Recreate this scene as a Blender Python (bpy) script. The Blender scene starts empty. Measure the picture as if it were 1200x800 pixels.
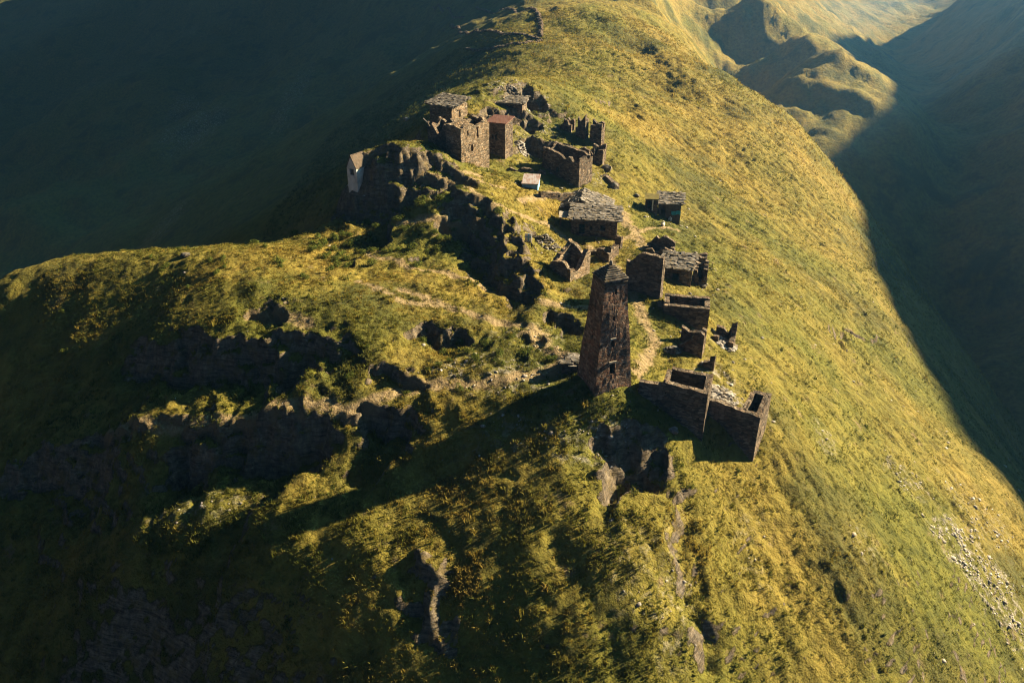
import bpy, bmesh, math, random
import numpy as np
from mathutils import Vector, Matrix

R = math.radians
rnd = random.Random(7)
S = bpy.context.scene
COL = S.collection

# ------------------------------------------------------------------ camera, sky, sun, exposure
FPX, PITCH = 950.0, R(28.5)
cam = bpy.data.cameras.new('camera'); cam_o = bpy.data.objects.new('camera', cam); COL.objects.link(cam_o)
cam.sensor_width = 36.0; cam.lens = FPX / 1200 * 36
cam.clip_start = 0.5; cam.clip_end = 9000
cam_o.location = (0, 0, 0); cam_o.rotation_euler = (math.pi/2 - PITCH, 0, 0)
S.camera = cam_o

SUN_EL, SUN_AZ = R(25.0), R(22.0)          # azimuth measured from +X towards +Y
SUN_DIR = Vector((math.cos(SUN_EL)*math.cos(SUN_AZ), math.cos(SUN_EL)*math.sin(SUN_AZ), math.sin(SUN_EL)))
world = bpy.data.worlds.new('World'); S.world = world; world.use_nodes = True
wn = world.node_tree.nodes; wl = world.node_tree.links
sky = wn.new('ShaderNodeTexSky'); sky.sky_type = 'NISHITA'; sky.sun_disc = False
sky.air_density = 0.06; sky.dust_density = 0.04; sky.altitude = 2500; sky.sun_elevation = SUN_EL; sky.sun_rotation = math.pi/2 - SUN_AZ
wl.new(sky.outputs[0], wn['Background'].inputs['Color'])
wn['Background'].inputs['Strength'].default_value = 0.05
sun = bpy.data.lights.new('sun', 'SUN'); sun_o = bpy.data.objects.new('sun', sun); COL.objects.link(sun_o)
sun.energy = 5.0; sun.angle = R(0.8); sun.color = (1.0, 0.79, 0.48)
sun_o.rotation_euler = SUN_DIR.to_track_quat('Z', 'Y').to_euler()
S.view_settings.view_transform = 'Standard'; S.view_settings.look = 'None'
S.view_settings.exposure = 2.55; S.view_settings.gamma = 1.0; S.view_settings.use_curve_mapping = False
S.cycles.use_denoising = True; S.cycles.pixel_filter_type = 'BLACKMAN_HARRIS'; S.cycles.filter_width = 1.15
S.cycles.max_bounces = 4; S.cycles.diffuse_bounces = 1; S.cycles.volume_bounces = 0

# ------------------------------------------------------------------ noise
def _h(ix, iy, seed):
    h = (ix.astype(np.int64)*374761393 + iy.astype(np.int64)*668265263 + seed*974711) & 0xffffffff
    h = ((h ^ (h >> 13)) * 1274126177) & 0xffffffff
    return ((h ^ (h >> 16)) & 0xffff) / 65536.0
def perlin(x, y, seed=0):
    xi = np.floor(x); yi = np.floor(y); fx = x-xi; fy = y-yi
    u = fx*fx*fx*(fx*(fx*6-15)+10); v = fy*fy*fy*(fy*(fy*6-15)+10)
    def g(dx, dy):
        a = _h(xi+dx, yi+dy, seed)*2*math.pi
        return np.cos(a)*(fx-dx) + np.sin(a)*(fy-dy)
    return ((g(0,0)*(1-u)+g(1,0)*u)*(1-v) + (g(0,1)*(1-u)+g(1,1)*u)*v)*1.5
def fbm(x, y, seed=0, n=4, gain=.5):
    a = 1.0; s = 0
    for k in range(n):
        s = s + a*perlin(x, y, seed+k*17); x = x*2.03+5.2; y = y*2.03+1.7; a *= gain
    return s
def ridged(x, y, seed=0, n=4):
    a = 1.0; s = 0
    for k in range(n):
        s = s + a*(1-2*np.abs(perlin(x, y, seed+k*13))); x = x*2.1+3.1; y = y*2.1+8.3; a *= .5
    return s
def blocks(x, y, seed=0):
    """broken rock: every cell a tilted facet of its own height"""
    xi = np.floor(x); yi = np.floor(y); bd = np.full(x.shape, 9.0); out = np.zeros(x.shape)
    for dx in (-1, 0, 1):
        for dy in (-1, 0, 1):
            cx = xi+dx; cy = yi+dy; px = cx+_h(cx, cy, seed); py = cy+_h(cx, cy, seed+1)
            d = (x-px)**2+(y-py)**2; m = d < bd
            v = _h(cx, cy, seed+2)-.5+1.3*(_h(cx, cy, seed+3)-.5)*(x-px)+1.3*(_h(cx, cy, seed+4)-.5)*(y-py)
            bd = np.where(m, d, bd); out = np.where(m, v, out)
    return out
def sst(a, b, x):
    t = np.clip((x-a)/(b-a), 0, 1); return t*t*(3-2*t)

# ------------------------------------------------------------------ ground heights: survey points -> thin plate spline
CP, SP = math.cos(PITCH), math.sin(PITCH)
def ray(px, py):
    u = (px-600)/FPX; v = (400-py)/FPX
    return Vector((u, CP+SP*v, -SP+CP*v))
SURVEY = [  # sight line (x, y) and distance along the axis
 (0,800,76),(150,800,71.5),(300,800,66.6),(450,800,63.6),(600,800,62.9),(750,800,62.9),(850,800,65.8),(1000,800,70),(1200,800,84),
 (0,650,82),(150,650,73.5),(300,650,69),(450,650,67),(600,650,66.5),(750,650,66.5),(850,650,70.5),(1000,650,75),(1100,650,84),(1200,650,98),
 (0,560,87),(150,560,80),(300,560,75.5),(400,560,74.5),(500,560,73),(600,560,71),(700,575,69.5),(800,560,72.5),(900,560,77),(1000,560,84),(1100,560,97),(1200,570,118),
 (300,492,78),(150,505,82.3),(0,530,89.5),(400,490,77.5),(500,480,76.5),(600,470,76),
 (300,465,80.5),(150,465,86.5),(0,470,95),
 (300,395,86.5),(150,400,92),(0,400,100),(400,390,84.5),
 (300,330,94),(150,340,99.5),(400,330,94),(300,288,103),(200,292,104),(100,302,105),(0,330,104),(400,270,106),
 (500,400,84),(500,330,94),(500,280,103),(600,400,83.5),(600,330,92),(650,400,83),(650,430,79.5),(705,455,75),(745,440,77.5),
 (760,350,92),(700,350,91.5),(560,240,106),(600,270,103),(460,172,114),(530,195,114),(430,185,115),(430,250,107.5),(500,255,105.5),(490,172,119),
 (600,205,121),(560,190,122),(650,230,119),(690,280,110),(640,290,105),(690,195,129),(620,150,135),(690,150,141),(600,95,143),
 (540,115,139),(500,145,134),(650,105,150),(700,110,166),
 (780,260,125),(830,320,107),(850,390,93),(800,420,84),(900,480,81),(870,300,119),(950,350,118),(1000,400,117),(1000,480,96),
 (1100,480,119),(1050,420,122),(1010,330,138),(960,220,172),(900,250,149),(940,150,205),(860,100,232),(800,40,272),(760,0,322),
 (800,180,161),(780,110,192),(720,50,226),(640,50,215),(600,40,236),(700,0,312),(560,0,410),(500,20,470),(400,0,680),
 (450,60,460),(570,35,256),(520,90,236),(450,120,262),(400,150,266),(300,100,460),(300,200,297),(200,200,400),(100,100,650),(100,250,380),
 (0,250,410),(250,0,780),(400,230,172),(200,270,283),
 (50,50,820),(0,0,1200),
 (880,0,530),(930,50,475),(955,75,425),(1040,130,372),(890,85,508),(850,60,565),(920,125,452),(868,105,480),(990,150,362),(820,20,600),(1000,60,530),(950,230,332),(1000,250,332),
 (1100,350,330),(1150,500,255),(1200,400,335),(1150,250,480),(1150,100,950),(1190,10,1100),(1080,0,1250),(950,0,1000),
]
HIDDEN = [  # places the view does not reach
 (-32,113,-46),(-45,116,-51),(-60,115,-55),(-78,106,-56),(-21,119,-41.5),(-26,136,-52),(-95,90,-66),(-85,60,-64),(-150,120,-112),(-160,20,-110),
 (-420,700,-190),(-330,480,-190),(-330,300,-190),(-420,100,-150),(-300,-100,-140),(-600,500,-60),(-900,300,30),
 (-900,1800,80),(0,1600,120),(500,1800,160),(950,2150,160),(1500,2200,200),(22,420,-14),(12,480,26),(-5,600,70),(-10,800,150),(20,1100,210),(152,680,-34),(148,760,-5),(170,900,40),(700,1500,-40),(800,1800,60),(-60,600,-10),  # includes an unseen summit past the frame top, raised to shade the left hillside
 (88,212,-66),(84,170,-70),(80,130,-75),(74,250,-60),(82,300,-68),(78,350,-66),(95,400,-86),(112,470,-103),(108,350,-98),(100,290,-97),(-250,150,-160),(104,160,-92),(98,105,-100),(92,62,-98),(112,215,-92),(130,130,-128),(160,40,-160),(90,0,-120),(150,-100,-190),(0,-40,-110),(0,15,-68),(-40,20,-76),(50,25,-84),(-30,-150,-160),
 (200,200,-150),(250,90,-150),(300,300,-120),(400,100,-60),(420,300,-10),
]
PTS = np.array([[ray(a,b).x*d, ray(a,b).y*d, ray(a,b).z*d] for a,b,d in SURVEY] + [list(p) for p in HIDDEN])
class Spline:
    def __init__(s, P, lam=0.02):
        s.c = P[:, :2]/100.0; n = len(P)
        d2 = ((s.c[:,None]-s.c[None])**2).sum(-1)
        K = np.where(d2 > 0, .5*d2*np.log(np.maximum(d2, 1e-12)), 0) + np.eye(n)*lam*1e-3
        Q = np.hstack([np.ones((n,1)), s.c])
        A = np.zeros((n+3, n+3)); A[:n,:n] = K; A[:n,n:] = Q; A[n:,:n] = Q.T
        s.w = np.linalg.solve(A, np.concatenate([P[:,2], np.zeros(3)]))
    def __call__(s, x, y):
        x = np.asarray(x, float)/100; y = np.asarray(y, float)/100
        o = np.full(x.shape, s.w[-3]) + s.w[-2]*x + s.w[-1]*y
        for (a, b), w in zip(s.c, s.w[:-3]):
            d2 = (x-a)**2 + (y-b)**2
            o += w*.5*d2*np.log(np.maximum(d2, 1e-12))
        return o
base_h = Spline(PTS)
def hit(f, px, py, t0=45, t1=1300):
    r = ray(px, py); t = np.concatenate([np.arange(t0, 260, .25), np.arange(260, t1, 2)])
    below = np.nonzero(f(r.x*t, r.y*t) > r.z*t)[0]
    k = t[below[0]] if len(below) else 300
    return np.array([r.x*k, r.y*k])

def poly_dist(X, Y, pts):
    """signed distance (positive right of the line), and fraction along it"""
    best = np.full(X.shape, 1e9); sg = np.zeros(X.shape); fr = np.zeros(X.shape)
    L = [0.0]
    for a, b in zip(pts, pts[1:]): L.append(L[-1]+float(np.hypot(*(b-a))))
    for i, (a, b) in enumerate(zip(pts, pts[1:])):
        d = b-a; l2 = float(d@d)+1e-9
        t = ((X-a[0])*d[0]+(Y-a[1])*d[1])/l2; tc = np.clip(t, 0, 1)
        ex = X-(a[0]+tc*d[0]); ey = Y-(a[1]+tc*d[1]); q = np.hypot(ex, ey)
        side = np.where(d[0]*ey-d[1]*ex < 0, 1.0, -1.0)
        m = q < best
        best = np.where(m, q, best); sg = np.where(m, side, sg); fr = np.where(m, (L[i]+tc*math.sqrt(l2))/L[-1], fr)
    return best*sg, fr

# crags: line of the upper edge as seen, height lifted above, cut below, wall width, reach uphill, reach downhill
CRAGS = [
 ([(150,400),(198,398),(265,402),(300,394),(345,391),(385,388),(410,396),(422,425)], .5, 2.4, 3.2, 5, 7),
 ([(0,548),(60,526),(112,514),(160,510)], .5, 2.2, 2.8, 4, 6),
 ([(190,502),(250,495),(290,490),(350,487),(388,492),(412,535)], .5, 2.6, 2.8, 4, 6),
 ([(405,486),(450,477),(490,476),(505,490)], .4, 1.6, 1.4, 3, 5),
 ([(-19,130,0),(-22.5,121,0),(-22.3,114.5,0),(-18,111.8,0),(-12.5,112.5,0),(-8,111.5,0),(-5.2,108.5,0),(-4,104,0)], 1.0, 4.0, 6.5, 6, 7),
 ([(-9,105,0),(-5,103.5,0),(-1.6,101,0),(-.4,97,0),(.2,92,0),(2.5,88.5,0),(5.5,87.5,0)], .7, 3.2, 4.8, 3.5, 5),
 ([(640,360),(675,372),(682,395)], .3, 1.2, 1.2, 2, 3),
 ([(690,500),(715,500),(745,494),(775,507),(788,545),(792,590)], .3, 2.4, 3.0, 3, 5),
 ([(490,372),(530,385),(560,395)], .3, .9, 1.0, 2, 3),
 ([(440,430),(470,438),(500,436)], .3, .9, 1.0, 2, 3),
 ([(575,118),(590,100),(615,98),(640,114),(652,140)], .6, 1.8, 2.6, 4, 4),
 ([(618,160),(640,170),(668,176)], .4, 2.2, 1.8, 3, 4),
 ([(560,128),(610,130),(640,150)], .2, 1.4, 1.2, 2, 3),
 ([(712,108),(745,122),(775,150)], .7, 1.1, 6.0, 6, 8),
 ([(765,50),(800,78),(830,112)], .8, 1.2, 7, 7, 9),
 ([(850,165),(880,178),(895,192)], .5, .8, 5, 4, 6),
 ([(960,380),(985,388),(1000,408)], .4, 1.2, 2.2, 4, 5),
 ([(300,358),(330,364),(345,372)], .3, .8, 1.2, 2, 3),
]
GROOVES = [  # line, depth, half width
 ([(798,556),(800,600),(812,680),(822,760),(828,800)], .9, 1.3),
 ([(640,610),(690,690),(735,800)], .3, 1.2), ([(740,600),(780,680),(800,740)], .35, 1.1),
 ([(560,500),(480,600),(470,700)], .25, 1.5),
]
FINS = [([(494,628),(502,665),(506,700),(512,745)], .8, .7), ([(512,690),(520,730),(518,770)], .6, .6), ([(-.2,99,0),(.9,95,0),(1.0,91,0)], .9, .7)]
ZONES = [((-13,108),12,8),((0,96),5,9),((-27,71),20,7),((-35,63),20,5),((-12,64),7,4),((0,138),13,11),((11,58),6,4.5),((0,73),9,6),((14,128),6,5),((-8,50),4,5),((8,84),5,4)]   # broken, ledged ground
def world_line(pts): return [hit(base_h, *p) if len(p) == 2 else np.array([p[0], p[1]], float) for p in pts]
CRAGS_W = [(world_line(c[0]),)+c[1:] for c in CRAGS]
GROOVES_W = [(world_line(c[0]),)+c[1:] for c in GROOVES]
FINS_W = [(world_line(c[0]),)+c[1:] for c in FINS]
EAST = [np.array(p) for p in ((430,-200,50.), (470,120,100.), (474,230,126.), (482,280,149.), (492,320,152.), (515,390,143.), (560,470,130.), (650,610,150.), (900,900,245.), (1350,1500,230.))]

def base_grid(X, Y, n=3):
    xs = X[0]; ys = Y[:,0]
    ci = np.unique(np.append(np.arange(0, len(xs), n), len(xs)-1)); cj = np.unique(np.append(np.arange(0, len(ys), n), len(ys)-1))
    C = base_h(*np.meshgrid(xs[ci], ys[cj]))
    def lerp(A, src, dst):
        k = np.clip(np.searchsorted(src, dst, side='right')-1, 0, len(src)-2); f = ((dst-src[k])/(src[k+1]-src[k]))[:,None]
        return A[k]*(1-f)+A[k+1]*f
    return lerp(lerp(C, ys[cj], ys).T, xs[ci], xs).T
def ground_full(X, Y):
    """height, bare rock mask"""
    X = np.asarray(X, float); Y = np.asarray(Y, float)
    wob = 1.1*fbm(X/3.2, Y/3.2, 91, 3); wob2 = 1.1*fbm(X/3.2, Y/3.2, 131, 3)
    Xw = X+wob; Yw = Y+wob2
    Z = base_grid(X, Y); rock = np.zeros(X.shape)
    rr = np.hypot(X, Y-90)
    far = sst(120, 330, rr)
    for pts, up, dn, w, Lu, Ld in CRAGS_W:
        pa = np.array(pts); m = max(Lu, Ld)*3.5+4
        bb = (X > pa[:,0].min()-m)&(X < pa[:,0].max()+m)&(Y > pa[:,1].min()-m)&(Y < pa[:,1].max()+m)
        if not bb.any(): continue
        s, f = poly_dist(Xw[bb], Yw[bb], pts)
        xb = X[bb]; yb = Y[bb]; s = s+.6*perlin(xb/2.3, yb/2.3, 17)
        amp = sst(0, .14, f)*sst(0, .14, 1-f)*np.clip(.9+(.45 if w < 3.5 else .22)*fbm(xb/6, yb/6, 7, 2), .15, 1.4)
        d = np.where(s < 0, up*np.exp(s/Lu), 0)
        k = np.clip(s/w, 0, 1); kn = np.clip(k+.14*fbm(xb/1.6, yb/1.6, 27, 2)*sst(0, .1, k)*sst(0, .1, 1-k), 0, 1); q = kn*3; k2 = (np.floor(q)+sst(.25, .8, q-np.floor(q)))/3; k2 = np.minimum(k2*.75+kn*.25, 1) if pa[:,0].min() < 14 else sst(0, 1, k)   # ledges
        d = np.where(s >= 0, np.where(s < w, up-(up+dn)*k2, -dn*np.exp(-(s-w)/Ld)), d)
        Z[bb] += amp*d
        rock[bb] = np.maximum(rock[bb], (.05*amp if pa[:,0].min() > 14 and pa[:,1].min() > 60 else amp)*sst(-.5, .1, s)*(1-sst(w+.3, w+1.6+dn*.2, s)))
    for pts, dp, w in GROOVES_W:
        pa = np.array(pts); m = w*4+3
        bb = (X > pa[:,0].min()-m)&(X < pa[:,0].max()+m)&(Y > pa[:,1].min()-m)&(Y < pa[:,1].max()+m)
        if not bb.any(): continue
        s, f = poly_dist(Xw[bb], Yw[bb], pts)
        g = np.exp(-(s/w)**2)*sst(0, .1, f)*sst(0, .1, 1-f)
        Z[bb] -= dp*g; rock[bb] = np.maximum(rock[bb], .1*g)
    for pts, hh, w in FINS_W:
        pa = np.array(pts); m = w*4+3
        bb = (X > pa[:,0].min()-m)&(X < pa[:,0].max()+m)&(Y > pa[:,1].min()-m)&(Y < pa[:,1].max()+m)
        if not bb.any(): continue
        s, f = poly_dist(Xw[bb], Yw[bb], pts)
        g = (1-sst(.1*w, w, np.abs(s)))*sst(0, .1, f)*sst(0, .1, 1-f)
        Z[bb] += hh*g*(.7+.6*perlin(X[bb]/1.5, Y[bb]/1.5, 3)); rock[bb] = np.maximum(rock[bb], sst(.05, .4, g))
    # ledges: beds of rock stepping through the broken ground
    zone = np.clip(rock, 0, 1)
    for (cx, cy), rx, ry in ZONES:
        bb = (np.abs(X-cx) < rx*1.5)&(np.abs(Y-cy) < ry*1.5)
        if bb.any(): zone[bb] = np.maximum(zone[bb], 1-sst(.55, 1.05, np.hypot((X[bb]-cx)/rx, (Y[bb]-cy)/ry)+.3*fbm(X[bb]/4, Y[bb]/4, 191, 2)))
    near = np.abs(X) < 90
    bed = Z+.16*X-.08*Y+.9*fbm(X/5.5, Y/5.5, 301, 3)+.25*perlin(X/1.2, Y/1.2, 311); sp = 1.5
    q = bed/sp; fq = q-np.floor(q); Z += zone*.36*((np.floor(q)+sst(.55, .95, fq))*sp-bed)
    rock = np.maximum(rock, zone*.75*sst(.5, .6, fq)*(1-sst(.95, 1.0, fq))*sst(-.5, .3, fbm(X/3, Y/3, 321, 2)))
    # uneven ground
    Z += (1-far)*(.55*fbm(X/13, Y/13, 11, 3) + .16*fbm(X/3.1, Y/3.1, 21, 3) + .10*fbm(X/.95, Y/.95, 31, 2))
    lane = Z+.35*fbm(X/6, Y/6, 331, 3)
    Z += (1-far)*.06*np.sin(lane*2*math.pi/.8)*sst(-.2, .5, fbm(X/9, Y/9, 341, 2))*sst(-20, 10, X+14)   # sheep tracks along the contour
    u = X*.83+Y*.55; v = -X*.55+Y*.83      # u across the fall line, v along it
    right = sst(14, 26, X)*(1-far)
    Z += right*.24*np.tanh(1.2*fbm(u/1.5, v/9, 41, 3))
    far2 = sst(170, 420, rr); Z += far*(5.0*fbm(X/85, Y/85, 51, 5) + 2.0*ridged((X*.6+Y*.8)/34, (-X*.8+Y*.6)/80, 61, 4)) + far2*(5.5*fbm(X/60, Y/60, 171, 6)-5*np.abs(fbm((X*.5+Y*.85)/32, (-X*.85+Y*.5)/90, 181, 5)))
    mid = sst(60, 110, rr)*(1-sst(250, 420, rr))
    Z += mid*(.9*fbm(X/19, Y/30, 71, 4)-.35*np.maximum(0, ridged((X*.7+Y*.7)/14, (-X*.7+Y*.7)/40, 81, 3)-.5))
    # broken rock where it is bare
    bb = rock > .02; xr = X[bb]+.3*Z[bb]; yr = Y[bb]+.25*Z[bb]
    br = 1.0*blocks(xr/4.2, yr/3.4, 501)+.55*blocks(xr/1.5+.7, yr/1.2, 511)+.25*blocks(xr/.6, yr/.6, 521)
    SL = np.hypot(np.gradient(Z, X[0], axis=1), np.gradient(Z, Y[:,0], axis=0))[bb]
    Z[bb] += sst(.08, .5, rock[bb])*sst(.3, .9, SL)*(br-.1)*.52
    # the mountain across the valley, out of the frame to the right
    s, f = poly_dist(X, Y, [e[:2] for e in EAST])
    crest = np.interp(f, np.linspace(0, 1, 60), np.interp(np.linspace(0, 1, 60), _ef, [e[2] for e in EAST]))
    mt = crest - np.abs(s)*.92 + (14*fbm(X/120, Y/120, 121, 4)+6*ridged(X/60, Y/60, 141, 3))*sst(0, 60, np.abs(s))
    k = 8.0; Z = np.where(np.abs(mt-Z) < 60, np.logaddexp(np.clip(mt, -900, 900)/k, Z/k)*k, np.maximum(mt, Z))
    return Z, rock
_l = [0.0]
for _a, _b in zip(EAST, EAST[1:]): _l.append(_l[-1]+float(np.hypot(*(_b-_a)[:2])))
_ef = np.array(_l)/_l[-1]

def axis(lo, hi, step, out_lo, out_hi, g=1.02):
    mid = list(np.arange(lo, hi, step)); a = [mid[0]]; s = step
    while a[-1] > out_lo: s *= g; a.append(a[-1]-s)
    b = [mid[-1]]; s = step
    while b[-1] < out_hi: s *= g; b.append(b[-1]+s)
    return np.array(a[::-1][:-1]+mid+b[1:])
STEP = 0.25
GX = axis(-62, 82, STEP, -1900, 1900, 1.016); GY = axis(38, 160, STEP, -700, 2300, 1.014)
XX, YY = np.meshgrid(GX, GY)
ZZ, ROCK = ground_full(XX, YY)
def ground(x, y):
    """height of the finished ground sheet"""
    x = np.asarray(x, float); y = np.asarray(y, float)
    i = np.clip(np.searchsorted(GX, x)-1, 0, len(GX)-2); j = np.clip(np.searchsorted(GY, y)-1, 0, len(GY)-2)
    fx = (x-GX[i])/(GX[i+1]-GX[i]); fy = (y-GY[j])/(GY[j+1]-GY[j])
    return (ZZ[j,i]*(1-fx)+ZZ[j,i+1]*fx)*(1-fy)+(ZZ[j+1,i]*(1-fx)+ZZ[j+1,i+1]*fx)*fy
def at(px, py):
    p = hit(ground, px, py); return Vector((p[0], p[1], float(ground(p[0], p[1]))))

# flat shelves cut for the houses are added to the list below before the mesh is made
DZX = np.gradient(ZZ, GX, axis=1); DZY = np.gradient(ZZ, GY, axis=0)
SLOPE = np.hypot(DZX, DZY)
ROCK = ROCK*sst(.5, 1.05, SLOPE+.25*perlin(XX/1.9, YY/1.9, 161))
ROCK = np.clip(np.maximum(ROCK, sst(1.05, 1.7, SLOPE)*(1-sst(90, 170, np.hypot(XX, YY-90)))), 0, 1)
# ------------------------------------------------------------------ materials
def mat(name):
    m = bpy.data.materials.new(name); m.use_nodes = True
    nt = m.node_tree; b = nt.nodes['Principled BSDF']
    b.inputs['Roughness'].default_value = .95; b.inputs['Specular IOR Level'].default_value = .15
    return m, nt, b
def N(nt, kind, **kw):
    n = nt.nodes.new('ShaderNode'+kind)
    for k, v in kw.items(): setattr(n, k, v)
    return n
def put(nt, a, b):
    nt.links.new(a, b)
def noise(nt, vec, scale, detail=4, rough=.55):
    n = N(nt, 'TexNoise'); n.inputs['Scale'].default_value = scale; n.inputs['Detail'].default_value = detail
    n.inputs['Roughness'].default_value = rough
    if vec is not None: put(nt, vec, n.inputs['Vector'])
    return n.outputs['Fac']
def ramp(nt, fac, stops):
    r = N(nt, 'ValToRGB'); e = r.color_ramp.elements
    while len(e) < len(stops): e.new(.5)
    for el, (p, c) in zip(e, stops): el.position = p; el.color = tuple(c)+((1,) if len(c) == 3 else ())
    put(nt, fac, r.inputs[0]); return r.outputs[0]
def mix(nt, fac, a, b, mode='MIX'):
    m = N(nt, 'Mix', data_type='RGBA', blend_type=mode)
    for s, v in ((0, fac), (6, a), (7, b)):
        if hasattr(v, 'links'): put(nt, v, m.inputs[s])
        else: m.inputs[s].default_value = v if s == 0 else tuple(v)+(1,)
    return m.outputs[2]
def math_n(nt, op, a, b=None, clamp=False):
    m = N(nt, 'Math', operation=op, use_clamp=clamp)
    for i, v in enumerate((a, b)):
        if v is None: continue
        if hasattr(v, 'links'): put(nt, v, m.inputs[i])
        else: m.inputs[i].default_value = v
    return m.outputs[0]
def bump(nt, h, strength, dist, b, prev=None):
    n = N(nt, 'Bump'); n.inputs['Strength'].default_value = strength; n.inputs['Distance'].default_value = dist
    put(nt, h, n.inputs['Height'])
    if prev is not None: put(nt, prev, n.inputs['Normal'])
    put(nt, n.outputs[0], b.inputs['Normal']); return n.outputs[0]
def attr(nt, name):
    a = N(nt, 'Attribute', attribute_name=name); return a.outputs['Fac']
def scaled(nt, vec, s):
    m = N(nt, 'Mapping'); m.inputs['Scale'].default_value = s; put(nt, vec, m.inputs['Vector']); return m.outputs[0]

def ground_material():
    m, nt, b = mat('hillside')
    co = N(nt, 'NewGeometry').outputs['Position']
    n1 = noise(nt, co, .055, 4); n2 = noise(nt, co, .6, 5, .65); n3 = noise(nt, co, 3.2, 4, .7)
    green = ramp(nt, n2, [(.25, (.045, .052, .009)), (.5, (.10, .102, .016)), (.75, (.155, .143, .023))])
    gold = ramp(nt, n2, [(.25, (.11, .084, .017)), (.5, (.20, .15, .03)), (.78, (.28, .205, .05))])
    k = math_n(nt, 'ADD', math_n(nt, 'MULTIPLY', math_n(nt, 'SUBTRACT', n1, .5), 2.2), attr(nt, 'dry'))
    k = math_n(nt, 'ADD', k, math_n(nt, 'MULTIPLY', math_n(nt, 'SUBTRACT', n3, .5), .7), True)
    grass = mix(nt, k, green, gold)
    scrub = ramp(nt, noise(nt, scaled(nt, co, (1, 1, .5)), .045, 9, .68), [(.52, (0,0,0)), (.62, (.75,.75,.75))])
    bare = ramp(nt, noise(nt, scaled(nt, co, (1, 1, .6)), .38, 7, .7), [(.60, (0,0,0)), (.68, (.8,.8,.8))])
    grass = mix(nt, bare, grass, (.17, .125, .07))
    grass = mix(nt, scrub, grass, (.05, .055, .014))
    vs = N(nt, 'TexVoronoi'); vs.inputs['Scale'].default_value = 1.0
    put(nt, scaled(nt, co, (1.2, 1.2, .45)), vs.inputs['Vector'])
    nr = noise(nt, scaled(nt, co, (1.3, 1.3, .5)), 1.6, 6, .7)
    rockc = ramp(nt, nr, [(.3, (.075, .066, .055)), (.5, (.16, .135, .105)), (.64, (.25, .205, .15)), (.78, (.34, .285, .21))])
    strata = noise(nt, scaled(nt, co, (.5, .5, 4.2)), 1.1, 5, .65)
    rockc = mix(nt, 1.0, rockc, ramp(nt, strata, [(.36, (.5, .49, .48)), (.55, (1.1, 1.08, 1.05))]), 'MULTIPLY')
    lich = math_n(nt, 'MULTIPLY', ramp(nt, noise(nt, co, .9, 5, .7), [(.5, (0,0,0)), (.62, (1,1,1))]), .55)
    rockc = mix(nt, lich, rockc, (.16, .12, .035))
    f = math_n(nt, 'ADD', attr(nt, 'rock'), math_n(nt, 'MULTIPLY', math_n(nt, 'SUBTRACT', n3, .5), .55))
    f = ramp(nt, f, [(.30, (0,0,0)), (.46, (1,1,1))])
    c = mix(nt, f, grass, rockc)
    v2 = N(nt, 'TexVoronoi'); v2.inputs['Scale'].default_value = 3.3; put(nt, co, v2.inputs['Vector'])
    stone = ramp(nt, v2.outputs['Color'], [(.2, (.12, .11, .1)), (.8, (.36, .33, .29))])
    sf = math_n(nt, 'MULTIPLY', attr(nt, 'scree'), ramp(nt, noise(nt, co, 1.1, 6, .7), [(.5, (0,0,0)), (.6, (.8,.8,.8))]))
    c = mix(nt, sf, c, stone)
    pth = math_n(nt, 'MULTIPLY', attr(nt, 'path'), ramp(nt, n3, [(.3, (.3,.3,.3)), (.5, (1,1,1))]))
    c = mix(nt, pth, c, (.24, .18, .10))
    put(nt, c, b.inputs['Base Color'])
    nb = bump(nt, noise(nt, co, .09, 9, .66), .7, 5.0, b)
    nb = bump(nt, n3, .9, .2, b, nb)
    nb = bump(nt, noise(nt, co, 1.1, 3, .6), .7, .35, b, nb)
    hr = math_n(nt, 'MULTIPLY', nr, f); nb = bump(nt, hr, .9, .5, b, nb); bump(nt, math_n(nt, 'MULTIPLY', strata, f), 1.0, .35, b, nb)
    return m
GROUND = ground_material()

def smear(px_pts, w, soft=None):
    pts = [hit(ground, a, c) for a, c in px_pts]
    pa = np.array(pts); bb = (XX > pa[:,0].min()-5)&(XX < pa[:,0].max()+5)&(YY > pa[:,1].min()-5)&(YY < pa[:,1].max()+5)
    o = np.zeros(XX.shape); s, f = poly_dist(XX[bb], YY[bb], pts); o[bb] = 1-sst(w*.4, w, np.abs(s)+.5*w*PN1[bb]); return o
PN = fbm(XX/2.2, YY/2.2, 87, 3); PN1 = perlin(XX/1.3, YY/1.3, 77)
def spot(px, py, rx, ry, k=1.0):
    p = hit(ground, px, py)
    q = np.hypot((XX-p[0])/rx, (YY-p[1])/ry) + .35*PN
    return k*(1-sst(.5, 1.0, q))
DRY = .36+.34*fbm(XX/16, YY/22, 431, 4)
DRY += .35*spot(560,350,14,10) + .3*spot(600,230,10,9) + .3*spot(350,310,14,7) - .35*spot(440,300,7,6) - .3*spot(850,360,7,9) - .25*spot(740,380,4,8)
DRY += .08*spot(640,620,18,12) - .25*sst(20, 34, XX)*(1-sst(60, 75, YY)) + .28*sst(120, 170, YY)*sst(10, 40, XX)
DRY += .12*spot(400,320,16,10)
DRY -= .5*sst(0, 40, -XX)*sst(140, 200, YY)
SCREE = np.zeros(XX.shape)
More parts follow.
